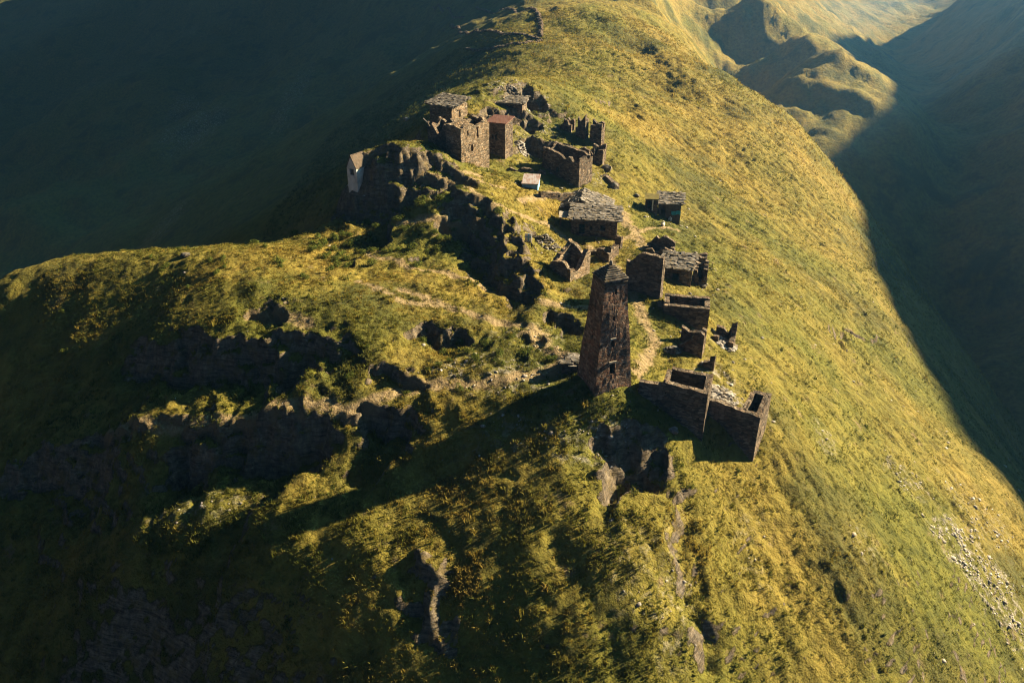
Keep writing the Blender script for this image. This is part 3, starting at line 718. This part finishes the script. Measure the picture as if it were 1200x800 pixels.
h.opening_frame('A', 1.4, -2.1, -.6, .8); h.opening_frame('A', 4.25, -1.5, -.7, .7)
SH = h
h = House('gabled_slate_house', 'low gabled house with a wide slate roof directly behind the long slate house', 'house', 713, 262, 247, 656, 10, 4.6)
h.walls(jag=.03, holes={'A': [(1.6, 2.3, -.9, -.1)]}); h.gable_roof(1.35, 'V', .35, ridge=.42)
h.opening_frame('A', 1.95, -.9, -.1, .7)
g = at(668, 268); lt = thing('lean_to', 'pale sheet lean-to roof on posts at the left end of the long slate house', 'lean-to', (g.x, g.y, g.z))
lz = lift(g.x, g.y, 254); m_ = MB(); U_ = Vector((1, -.1, 0)); V_ = Vector((.1, 1, .12)); m_.box((g.x-.55, g.y+.9, lz), U_*.95, V_*1.0, Vector((0,0,.04))); m_.build('roof_sheet', GREYWOOD, lt)
for px_, py_ in ((-1.3, .1), (.2, .1), (-1.3, 1.7), (.2, 1.7)):
    m_ = MB(); x_, y_ = g.x+px_, g.y+py_; m_.tube([(x_, y_, float(ground(x_, y_))-.3), (x_, y_, lz-.1+.12*(py_-.9))], .08); m_.build('post', TIMBER, lt)
h = House('plank_hut', 'small dark plank hut with a slate roof, alone on the right hand slope', 'hut', 796, 264, 240, 772, 10, 3.0)
h.walls(m=TIMBER, jag=.02, th=.2, holes={'A': [(.4, 1.1, -2.2, -.5)]}); h.shed_roof(.75, .25)
pl = MB(); q = .1
while q < h.L-.1:
    if not .35 < q < 1.15: pl.box((h.A+h.U*q-h.V*.03).to_tuple()[:2]+((h.zt+h.zb)/2,), h.U*.085, h.V*.025, Vector((0,0,(h.zt-h.zb)/2-.1)))
    q += .2
pl.build('plank_cladding', TIMBER, h.o)
HT = h
h = House('lean_to_shed', 'flat roofed dark annexe with a pale door post, left of the lone plank hut', 'shed', 770, 252, 234, 757, 8, 2.2)
h.walls(jag=.03, th=.3, holes={'A': [(.25, .95, -1.5, -.25)]}); h.shed_roof(.1, .1, TURF, cover=False)
m_ = MB(); p = h.A+h.U*1.08-h.V*.08; m_.box((p.x, p.y, h.zt-.9), h.U*.08, h.V*.05, Vector((0,0,.85))); m_.build('door_post', WHITE, h.o)
# retaining walls of dry stone between the houses
def retaining(p0, p1, hgt, label, seed):
    a, b = at(*p0), at(*p1); z = (a.z+b.z)/2
    o = wall((a.x, a.y), (b.x, b.y), min(a.z, b.z)-1.5, max(a.z, b.z)+hgt*.5, prof([(0, a.z-max(a.z, b.z)), (1, b.z-max(a.z, b.z))]), .7, (), .14, seed)
    single(o, 'retaining_wall', STONE, label, 'wall', (a.x, a.y, min(a.z, b.z)))['kind'] = 'thing'
retaining((634,232), (694,236), 1.6, 'dark retaining wall below the large roofless dark house', 301)
retaining((556,142), (612,148), 1.5, 'retaining wall in front of the low turf and slate roofed house', 302)
retaining((598,200), (640,206), 1.3, 'retaining wall on the bank above the rust streaked shed roof', 303)
retaining((668,296), (712,300), .9, 'low retaining wall in front of the long slate roofed house', 304)
retaining((745,322), (772,362), .7, 'low wall running downhill beside the tall dark blank wall', 305)
retaining((706,206), (722,222), 1.2, 'short retaining wall below the square dark roofless room', 306)
# tarp and bundles by the lone hut
p = HT.B-HT.U*.75-HT.V*.14; m_ = MB(); nu, nv = 8, 5
for i in range(nu+1):
    for j in range(nv+1):
        u = -.65+1.4*i/nu; q = p+HT.U*u-HT.V*(.05+.05*math.sin(i*1.9)+.05*j/nv); m_.v.append((q.x, q.y, HT.zt-1.0-.55*j/nv-.08*math.sin(i*.8)))
for i in range(nu):
    for j in range(nv): k = i*(nv+1)+j; m_.f.append((k, k+nv+1, k+nv+2, k+1))
t_ = single(m_, 'tarp', TARP, 'turquoise tarp hung on the front of the lone plank hut', 'tarp', (p.x, p.y, HT.zt-1.5))
md = t_.modifiers.new('thickness', 'SOLIDIFY'); md.thickness = .02
for px_, py_, r_, lb in ((785, 256, .32, 'rounded pale sack standing upright before the tarp of the plank hut'), (777, 262, .36, 'pale sack lying left of the upright sack, below the plank hut')):
    g = at(px_, py_+3); m_ = MB(); m_.lump((g.x, g.y, g.z+r_*.8), r_, r_*.8, r_*1.2, int(px_), 3, .1); m_.tube([(g.x, g.y, g.z+r_*1.7), (g.x+.03, g.y, g.z+r_*2.2)], [.13, .08])
    single(m_, 'sack', WHITE, lb, 'sack', (g.x, g.y, g.z))
h = House('ruined_house', 'open roofless ruin of low brown walls, between cliff and watch tower roof', 'ruin', 668, 331, 311, 645, 40, 4.0)
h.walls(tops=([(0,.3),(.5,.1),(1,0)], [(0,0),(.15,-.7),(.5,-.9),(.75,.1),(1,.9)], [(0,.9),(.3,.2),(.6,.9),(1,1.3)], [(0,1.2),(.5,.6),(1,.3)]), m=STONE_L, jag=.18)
h = House('ruined_wall', 'low broken wall pair with a sunlit flank directly behind the watch tower roof tip', 'ruin', 713, 308, 292, 699, 34, 3.4)
h.walls(tops=([(0,-.3),(1,0)], [(0,0),(1,-.3)], 0, -.3), which='AB', jag=.12, th=.6)
h = House('gate_pillar', 'short stone pillar beside the path at the right end of the long slate house', 'pillar', 727, 292, 277, 721, 30, .7)
h.walls(th=.3, jag=.1, tops=(0, -.2, -.1, .1))
h = House('ruined_room', 'dark rounded roofless room uphill behind the slate roofed ruin', 'ruin', 789, 304, 291, 757, 14, 2.4)
h.walls(tops=([(0,-.5),(.3,-.2),(.7,-.2),(1,-.5)], -.2, [(0,.0),(.35,.9),(.65,.8),(1,-.1)], -.2), jag=.12)
h = House('ruined_wall', 'tall dark blank wall with a sunlit corner, left of the sagging slate roof', 'ruin', 773, 351, 303, 735, 26, 1.6)
h.walls(tops=([(0,-.4),(.45,.25),(1,0)], [(0,0),(1,-.2)], 0, [(0,0),(1,-.4)]), which='AB', jag=.08)
h = House('slate_roofed_ruin', 'ruined house still half covered by a sagging slate roof, right of the tall blank wall', 'ruin', 809, 337, 317, 777, 14, 3.2)
h.walls(jag=.05, tops=(0, [(0,.1),(1,.7)], .5, .2), holes={'A': [(1.2, 2.0, -1.8, -.5)]}); h.shed_roof(.75, .2, keep=.9)
h.opening_frame('A', 1.6, -1.8, -.5, .8)
h = House('ruined_room', 'dark open room with a sunlit post, right of the sagging slate roof', 'ruin', 827, 338, 317, 813, 14, 2.4)
h.walls(tops=([(0,.1),(.45,.1),(.5,-1.3),(.75,-1.3),(.8,.1),(1,.1)], .1, .4, .3), jag=.1, holes={})
h = House('ruined_room', 'small low dark ruin at the upper right, uphill of the sagging slate roof', 'ruin', 827, 313, 302, 814, 16, 2.0)
h.walls(tops=([(0,.4),(.4,.2),(1,-.1)], -.1, .3, .4), which='ABC', jag=.14)
h = House('roofless_house', 'roofless dark box house with an inner cross wall, halfway down the row', 'ruin', 828, 393, 362, 778, 12, 2.8)
h.walls(jag=.06, tops=(0, 0, .15, .1))
q = h.A+h.U*1.4; wall(q+h.V*.5, q+h.V*2.3, h.zb, h.zt, None, .35, (), .08, 77).build('cross_wall', STONE, h.o)
h = House('ruined_wall', 'jagged dark wall stub below the box house with the inner cross wall', 'ruin', 822, 421, 391, 796, 20, 2.4)
h.walls(tops=([(0,-1.8),(.3,-1.2),(.55,-.9),(.7,.1),(1,.2)], 0, -.6, -1.6), which='ABC', jag=.16)
h = House('ruined_house', 'collapsed house with a pale slate floor and a jagged back wall, right of the row', 'ruin', 858, 413, 398, 836, 20, 3.2)
h.walls(tops=(-1.2, [(0,-.7),(.6,.1),(1,1.0)], [(0,1.1),(.2,.9),(.4,-.1),(.8,0),(1,.1)], -.4), which='BCD', jag=.22)
h = House('ruined_wall', 'short upright wall stub standing alone beside the pale slate scree', 'ruin', 836, 435, 420, 825, 22, 1.1)
h.walls(tops=([(0,-.2),(1,.1)], .1, 0, -.3), which='AB', jag=.1)
h = House('roofless_house', 'tall roofless dark house with a bright narrow end wall, right of the watch tower foot', 'ruin', 822, 519, 462, 749, 20, 3.4, dig=3)
h.walls(tops=([(0,.05),(.33,.1),(.36,.5),(.6,.25),(1,0)], [(0,0),(1,.2)], [(0,.2),(.62,.3),(.66,-1.5),(1,-2)], [(0,-2),(1,0)]), jag=.06, holes={'A': [(2.4, 2.52, -.8, -.66)]})
q = h.A+h.U*(h.L*.34); wall(q+h.V*2.9, q+h.V*.5, h.zb, h.zt, prof([(0,.2),(1,.4)]), .4, (), .06, 79).build('cross_wall', STONE, h.o)
h = House('roofless_house', 'lowest roofless house of the row with a long dark front and pierced end wall', 'ruin', 882, 541, 489, 824, 30, 3.8, dig=3)
h.walls(tops=([(0,.35),(.3,.35),(.75,.05),(1,0)], [(0,0),(.5,.25),(1,.5)], [(0,.5),(.35,.4),(.4,-2),(1,-2.4)], [(0,-2.4),(1,.3)]), jag=.06, m=STONE_L if False else STONE,
        holes={'A': [(2.6, 2.72, -1.0, -.86)], 'B': [(.5, .8, -2.9, -2.2)]})
q = h.A+h.U*(h.L*.66); wall(q+h.V*3.3, q+h.V*.5, h.zb, h.zt, prof([(0,.4),(1,.1)]), .4, (), .06, 81).build('cross_wall', STONE, h.o)
# slate shelter by the tower foot, painted board and stone heap on the cliff ledge
g = at(672, 430); m_ = MB(); st = thing('slate_shelter', 'low dark slab shelter of stacked slate against the left foot of the watch tower', 'shelter', (g.x, g.y, g.z))
m_ = MB(); z_ = g.z+.7
for i in range(26):
    m_.box((g.x+rnd.uniform(-1.1, .9), g.y+rnd.uniform(-.9, .9), z_+rnd.uniform(-.08, .12)), Vector((rnd.uniform(.3,.55), rnd.uniform(-.1,.1), rnd.uniform(-.06,.06))), Vector((rnd.uniform(-.1,.1), rnd.uniform(.25,.45), rnd.uniform(-.05,.05))), Vector((0,0,.035)))
m_.build('roof', SLATE, st)
wall((g.x-1.2, g.y-.9), (g.x+1.0, g.y-.9), g.z-1, z_-.1, None, .4, (), .05, 41).build('wall', STONE, st); wall((g.x+1.0, g.y+.9), (g.x-1.2, g.y+.9), g.z-1, z_-.1, None, .4, (), .05, 42).build('wall', STONE, st)
g = at(619, 284); bd = thing('painted_board', 'small white and blue painted board standing on the cliff ledge', 'board', (g.x, g.y, g.z))
m_ = MB(); m_.box((g.x, g.y, g.z+.62), Vector((.42,-.1,0)), Vector((.005,.02,0)), Vector((0,0,.55))); m_.build('panel', WHITE, bd)
m_ = MB(); m_.box((g.x+.02, g.y-.045, g.z+.66), Vector((.10,-.024,0)), Vector((.003,.012,0)), Vector((0,0,.5))); m_.box((g.x-.0, g.y-.075, g.z+.72), Vector((.40,-.095,0)), Vector((.003,.012,0)), Vector((0,0,.09))); m_.build('blue_band', BLUE, bd)
for s_ in (-.3, .3): m_ = MB(); m_.tube([(g.x+s_, g.y-.24*s_+.06, g.z-.4), (g.x+s_, g.y-.24*s_+.06, g.z+1.1)], .04); m_.build('post', GREYWOOD, bd)
def heap(px, py, rx, ry, rz, n, seed, label, m=RUBBLE):
    rr = random.Random(seed); g = at(px, py); mb = MB()
    for i in range(n):
        a = rr.uniform(0, 6.283); r = math.sqrt(rr.random()); x = g.x+math.cos(a)*r*rx; y = g.y+math.sin(a)*r*ry; s = rr.uniform(.12, .3)
        mb.lump((x, y, float(ground(x, y))+rz*(1-r*r)*rr.uniform(.3, 1)), s*1.4, s*1.2, s*.6, seed*100+i, 1)
    return single(mb, 'stone_heap', m, label, 'stones', (g.x, g.y, g.z))
heap(641, 286, 1.6, 1.2, .9, 70, 3, 'heap of weathered roof slates beside the white and blue painted board', SLATE)
heap(850, 405, 1.2, 1.2, .4, 110, 4, 'pale slate rubble lying inside the collapsed house right of the row')
heap(788, 411, .8, .6, .5, 150, 5, 'dark rubble heap left of the jagged wall stub below the box house', SLATE)
heap(847, 468, 1.5, 1.6, .35, 170, 8, 'pale slate scree heap between the two lowest roofless houses')
heap(612, 178, 1.2, 1.0, .6, 200, 10, 'pale rubble fan on the bank above the rust roofed shed')
heap(600, 112, 1.0, .8, .6, 130, 11, 'stones of a fallen cairn on the knoll top', SLATE)
# ------------------------------------------------------------------ walls of the terraced fields
def field_wall(pts, hgt, label, step=.8):
    P = [at(a, b) for a, b in pts]; mb = MB(); k = 0
    for A, B in zip(P, P[1:]):
        n = max(1, int((B-A).length/step))
        for i in range(n):
            p = A.lerp(B, (i+.5)/n); x = p.x+rnd.uniform(-.2, .2); y = p.y+rnd.uniform(-.2, .2); k += 1
            mb.lump((x, y, float(ground(x, y))+hgt*.35), step*1.1, .6, hgt*rnd.uniform(.5, .9), k+int(P[0].x), 1)
    single(mb, 'field_wall', STONE, label, 'wall', P[0])['kind'] = 'thing'
field_wall([(508,9),(560,11),(600,12),(628,14)], .7, 'dry stone wall along the upper edge of the terraced field')
field_wall([(629,15),(634,28),(633,44)], .9, 'dry stone wall closing the right end of the terraced field')
field_wall([(520,37),(560,38),(600,41),(632,46)], .7, 'dry stone wall along the lower edge of the terraced field')
field_wall([(548,58),(580,57),(610,53),(634,48)], .7, 'dry stone wall across the slope below the terraced field')

# ------------------------------------------------------------------ boulders one can count
def boulder(px, py, r, label, m=RUBBLE, sq=.7):
    g = at(px, py); mb = MB(); mb.lump((g.x, g.y, g.z+r*.25), r*1.2, r, r*sq, int(px*3+py), 2)
    single(mb, 'boulder', m, label, 'boulder', (g.x, g.y, g.z))
boulder(477, 141, .8, 'white boulder alone on the dark slope left of the highest house')
boulder(711, 200, .8, 'dark boulder uppermost below the square room at the right edge of the upper village', SLATE, 1.1)
boulder(719, 221, .7, 'dark boulder lowest below the square room at the right edge of the upper village', SLATE, 1.0)
boulder(746, 230, .5, 'grey boulder on the slope left of the lone plank hut', SLATE)
boulder(824, 337, .45, 'white boulder in front of the dark open room beside the sagging roof')
boulder(789, 507, .5, 'pale boulder at the lip of the crag below the tall roofless house')
boulder(218, 300, .6, 'dark boulder on the left plateau near its skyline', SLATE)

# ------------------------------------------------------------------ leaves and grass as raw sheets of blades
VGRASS, ntg, bg = mat('grass_blades')
tn = attr(ntg, 'tint'); rd = attr(ntg, 'rnd')
cg = ramp(ntg, tn, [(.0, (.06, .075, .012)), (.35, (.125, .125, .02)), (.65, (.225, .175, .034)), (1, (.33, .255, .065))])
cg = mix(ntg, 1.0, cg, ramp(ntg, rd, [(0, (.65, .65, .65)), (1, (1.25, 1.2, 1.1))]), 'MULTIPLY')
put(ntg, cg, bg.inputs['Base Color']); bg.inputs['Roughness'].default_value = .8
def leafy(nt, b, c, k):
    t = N(nt, 'BsdfTranslucent'); put(nt, c, t.inputs['Color']); x = N(nt, 'MixShader'); x.inputs[0].default_value = k
    put(nt, b.outputs[0], x.inputs[1]); put(nt, t.outputs[0], x.inputs[2]); put(nt, x.outputs[0], nt.nodes['Material Output'].inputs['Surface'])
leafy(ntg, bg, cg, .45)
def blades(name, P, H, T, nb, spread, width, m, rs):
    """P points, H heights, T tint; nb bent blades in every tuft"""
    n = len(P); a = rs.uniform(0, 6.2832, (n, nb)); lean = rs.uniform(.25, 1.0, (n, nb)); h = H[:,None]*rs.uniform(.55, 1.1, (n, nb))
    ro = rs.uniform(0, 1, (n, nb))*spread*H[:,None]; a0 = rs.uniform(0, 6.2832, (n, nb))
    bx = P[:,0,None]+np.cos(a0)*ro; by = P[:,1,None]+np.sin(a0)*ro; bz = np.repeat(P[:,2,None], nb, 1)-.04
    dx, dy = np.cos(a), np.sin(a); w = width*H[:,None]*rs.uniform(.7, 1.3, (n, nb))
    ta = a+rs.uniform(.6, 2.5, (n, nb)); sx, sy = np.cos(ta)*w, np.sin(ta)*w
    V = np.empty((n, nb, 5, 3), np.float32)
    for k, (f, q, hz) in enumerate(((0, -1, 0), (0, 1, 0), (.35, .8, .62), (.35, -.8, .62), (1, 0, .95))):
        V[:,:,k,0] = bx+dx*lean*h*f*.8+sx*q; V[:,:,k,1] = by+dy*lean*h*f*.8+sy*q; V[:,:,k,2] = bz+h*hz*(1-.25*lean*f)
    i = np.arange(n*nb)*5
    tri = np.stack([i, i+1, i+2, i, i+2, i+3, i+3, i+2, i+4], -1).ravel()
    me = bpy.data.meshes.new(name); raw_mesh(me, V.reshape(-1, 3), tri, 3)
    for k, q in (('tint', np.repeat(T, nb*5)), ('rnd', np.repeat(rs.uniform(0, 1, n*nb), 5))):
        z = me.attributes.new(k, 'FLOAT', 'POINT'); z.data.foreach_set('value', q.astype(np.float32))
    me.materials.append(m); o = bpy.data.objects.new(name, me); COL.objects.link(o); return o
def field(x, y, A):
    i = np.clip(np.searchsorted(GX, x)-1, 0, len(GX)-2); j = np.clip(np.searchsorted(GY, y)-1, 0, len(GY)-2); return A[j, i]
def in_view(x, y, z, pad=40):
    t = y*CP-z*SP; px = 600+FPX*x/t; py = 400-FPX*(y*SP+z*CP)/t
    return (px > -pad)&(px < 1200+pad)&(py > -pad)&(py < 800+pad*1.5), t
rs = np.random.RandomState(3)
def scatter(n, x0, x1, y0, y1, dens):
    x = rs.uniform(x0, x1, n); y = rs.uniform(y0, y1, n); z = ground(x, y); ok, t = in_view(x, y, z)
    ok &= rs.uniform(0, 1, n) < dens(x, y, t)
    return np.stack([x[ok], y[ok], z[ok]], -1), t[ok]
def dens_grass(x, y, t):
    cl = .62+.75*fbm(x/4.5, y/4.5, 201, 3)+.35*perlin(x/1.3, y/1.3, 207)
    return np.clip(cl, .06, 1)*(1-sst(.15, .5, field(x, y, ROCK)))*(1-.8*field(x, y, SCREE))*(1-.8*field(x, y, PATH))
foot = [(o.location.x, o.location.y) for o in _roots]
P, t = scatter(190000, -60, 82, 38, 118, dens_grass)
Hh = np.clip(.21+.15*fbm(P[:,0]/3, P[:,1]/3, 211, 2)+.10*rs.randn(len(P)), .12, .75)*(.8+.3*(1-sst(55, 95, P[:,1])))*(1-.35*sst(12, 30, P[:,0]))
Tt = np.clip(field(P[:,0], P[:,1], DRY)*.9+.25*fbm(P[:,0]/7, P[:,1]/7, 221, 3)+.10*rs.randn(len(P)), 0, 1)
go2 = blades('grass', P, Hh, Tt, 9, .75, .085, VGRASS, rs); go2['kind'] = 'stuff'
print('TUFTS', len(P))
P, t = scatter(90000, -60, 130, 95, 270, dens_grass)
Hh = np.clip(.26+.1*rs.randn(len(P)), .12, .5)*np.clip(t/150, .8, 1.4)
Tt = np.clip(field(P[:,0], P[:,1], DRY)*.9+.2*fbm(P[:,0]/9, P[:,1]/9, 231, 3)+.10*rs.randn(len(P)), 0, 1)
go3 = blades('grass', P, Hh, Tt, 6, 1.3, .14, VGRASS, rs); go3['kind'] = 'stuff'
print('TUFTS', len(P))
def dens_weed(x, y, t): return sst(.05, .6, fbm(x/6, y/6, 401, 3))*(1-sst(.2, .5, field(x, y, ROCK)))*(1-field(x, y, PATH))
P, t = scatter(10000, -60, 82, 38, 150, dens_weed)
Hh = np.clip(.46+.15*rs.randn(len(P)), .3, 1.1)*(1-.3*sst(12, 30, P[:,0])); Tt = np.clip(.25+.22*rs.randn(len(P)), 0, .8)
go4 = blades('tall_weeds', P, Hh, Tt, 16, .6, .07, VGRASS, rs); go4['kind'] = 'stuff'
print('WEEDS', len(P))

# ------------------------------------------------------------------ low shrubs, each its own
LEAF, ntl, bl = mat('shrub_leaves')
cl_ = ramp(ntl, attr(ntl, 'rnd'), [(0, (.035, .055, .010)), (.5, (.075, .10, .016)), (1, (.14, .15, .026))]); put(ntl, cl_, bl.inputs['Base Color']); leafy(ntl, bl, cl_, .35)
def shrub_mesh(seed):
    r_ = np.random.RandomState(seed); n = 420
    k = r_.randint(0, 5, n); cx = r_.uniform(-.4, .4, 5); cy = r_.uniform(-.4, .4, 5); cz = r_.uniform(.2, .5, 5)
    d = r_.randn(n, 3); d /= np.linalg.norm(d, axis=1)[:,None]; rad = r_.uniform(.55, 1, n)[:,None]*.42
    P_ = np.stack([cx[k], cy[k], cz[k]], -1)+d*rad; P_[:,2] = np.abs(P_[:,2])
    a = r_.randn(n, 3); a /= np.linalg.norm(a, axis=1)[:,None]; b = np.cross(d, a); s = .085
    V = np.stack([P_-a*s, P_+b*s*.6, P_+a*s, P_-b*s*.6], 1).reshape(-1, 3)
    me = bpy.data.meshes.new('shrub'); raw_mesh(me, V, np.arange(n*4), 4)
    z = me.attributes.new('rnd', 'FLOAT', 'POINT'); z.data.foreach_set('value', np.repeat(r_.uniform(0, 1, n), 4).astype(np.float32))
    me.materials.append(LEAF); return me
SM = [shrub_mesh(60+i) for i in range(6)]
def shrubs(n, px, py, rx, ry, lo, hi, label, group):
    c = hit(ground, px, py); k = 0
    while k < n:
        x = c[0]+rnd.gauss(0, .5)*rx; y = c[1]+rnd.gauss(0, .5)*ry
        if field(np.array([x]), np.array([y]), ROCK)[0] > .3: k += .2; continue
        o = bpy.data.objects.new('shrub', SM[rnd.randrange(6)]); COL.objects.link(o); k += 1
        s = rnd.uniform(lo, hi); o.location = (x, y, float(ground(x, y))-.05); o.scale = (s, s, s*rnd.uniform(.7, 1)); o.rotation_euler.z = rnd.uniform(0, 6.28)
        o['label'] = label; o['category'] = 'shrub'; o['group'] = group
shrubs(80, 440, 292, 13, 9, .6, 1.25, 'low green shrub on the plateau below the rock outcrop', 'low green shrubs on the plateau below the outcrop')
shrubs(26, 575, 415, 11, 6, .5, 1.0, 'low green shrub on the stony ground left of the watch tower', 'low green shrubs on the stony ground')
shrubs(16, 240, 312, 22, 7, .5, 1.0, 'small shrub on the left plateau', 'small shrubs on the left plateau')

# ------------------------------------------------------------------ loose pale stones past counting
BR = np.array(foot)
def near_house(x, y):
    d = np.full(x.shape, 99.0)
    for a, b in BR: d = np.minimum(d, np.hypot(x-a, y-b))
    return d
def dens_stone(x, y, t): return .22*(1-sst(2.0, 5.5, near_house(x, y)))*sst(-.2, .5, fbm(x/1.8, y/1.8, 421, 2))+np.clip(field(x, y, SCREE), 0, 1)**1.3*sst(-.1, .6, fbm(x/2.2, y/2.2, 411, 3)+.25)+.004
P, t = scatter(60000, -40, 80, 40, 160, dens_stone); P2, t2 = scatter(16000, 42, 80, 55, 95, dens_stone); P = np.concatenate([P, P2])
bm = bmesh.new(); bmesh.ops.create_icosphere(bm, subdivisions=1, radius=1); bv = np.array([v.co[:] for v in bm.verts]); bf = np.array([[v.index for v in f.verts] for f in bm.faces]); bm.free()
n = len(P); s = np.clip(rs.lognormal(-2.2, .55, n), .04, .34); V = bv[None]*(1+.35*rs.randn(n, len(bv), 1).clip(-1, 1))*s[:,None,None]*np.stack([np.ones(n), rs.uniform(.5, 1, n), rs.uniform(.25, .6, n)], -1)[:,None]
an = rs.uniform(0, 6.28, n); c_, s_ = np.cos(an)[:,None], np.sin(an)[:,None]
W = np.stack([V[:,:,0]*c_-V[:,:,1]*s_, V[:,:,0]*s_+V[:,:,1]*c_, V[:,:,2]], -1)+P[:,None]
me = bpy.data.meshes.new('scattered_stones'); raw_mesh(me, W.reshape(-1, 3), (bf[None]+np.arange(n)[:,None,None]*len(bv)).ravel(), 3); me.materials.append(RUBBLE)
o = bpy.data.objects.new('scattered_stones', me); COL.objects.link(o); o['kind'] = 'stuff'; print('STONES', n)
for o in _roots:
    if '_at' in o: del o['_at']
# ------------------------------------------------------------------ valley air
def haze_box():
    x0, x1, y0, y1 = GX[0]-5, GX[-1]+5, GY[0]-5, GY[-1]+5
    z0 = float(ZZ.min())-1; z1 = float(ZZ.max())+8
    me = bpy.data.meshes.new('haze'); bm = bmesh.new()
    bmesh.ops.create_cube(bm, size=1, matrix=Matrix.Translation(((x0+x1)/2, (y0+y1)/2, (z0+z1)/2)) @ Matrix.Diagonal((x1-x0, y1-y0, z1-z0, 1)))
    bm.to_mesh(me); bm.free()
    o = bpy.data.objects.new('haze', me); COL.objects.link(o); o['kind'] = 'stuff'
    m = bpy.data.materials.new('valley_air'); m.use_nodes = True; nt = m.node_tree
    nt.nodes.remove(nt.nodes['Principled BSDF'])
    v = nt.nodes.new('ShaderNodeVolumePrincipled')
    v.inputs['Color'].default_value = (.15, .46, 1, 1); v.inputs['Density'].default_value = .00029; v.inputs['Anisotropy'].default_value = .72
    nt.links.new(v.outputs[0], nt.nodes['Material Output'].inputs['Volume']); me.materials.append(m)
    print('HAZE', z0, z1)
haze_box()
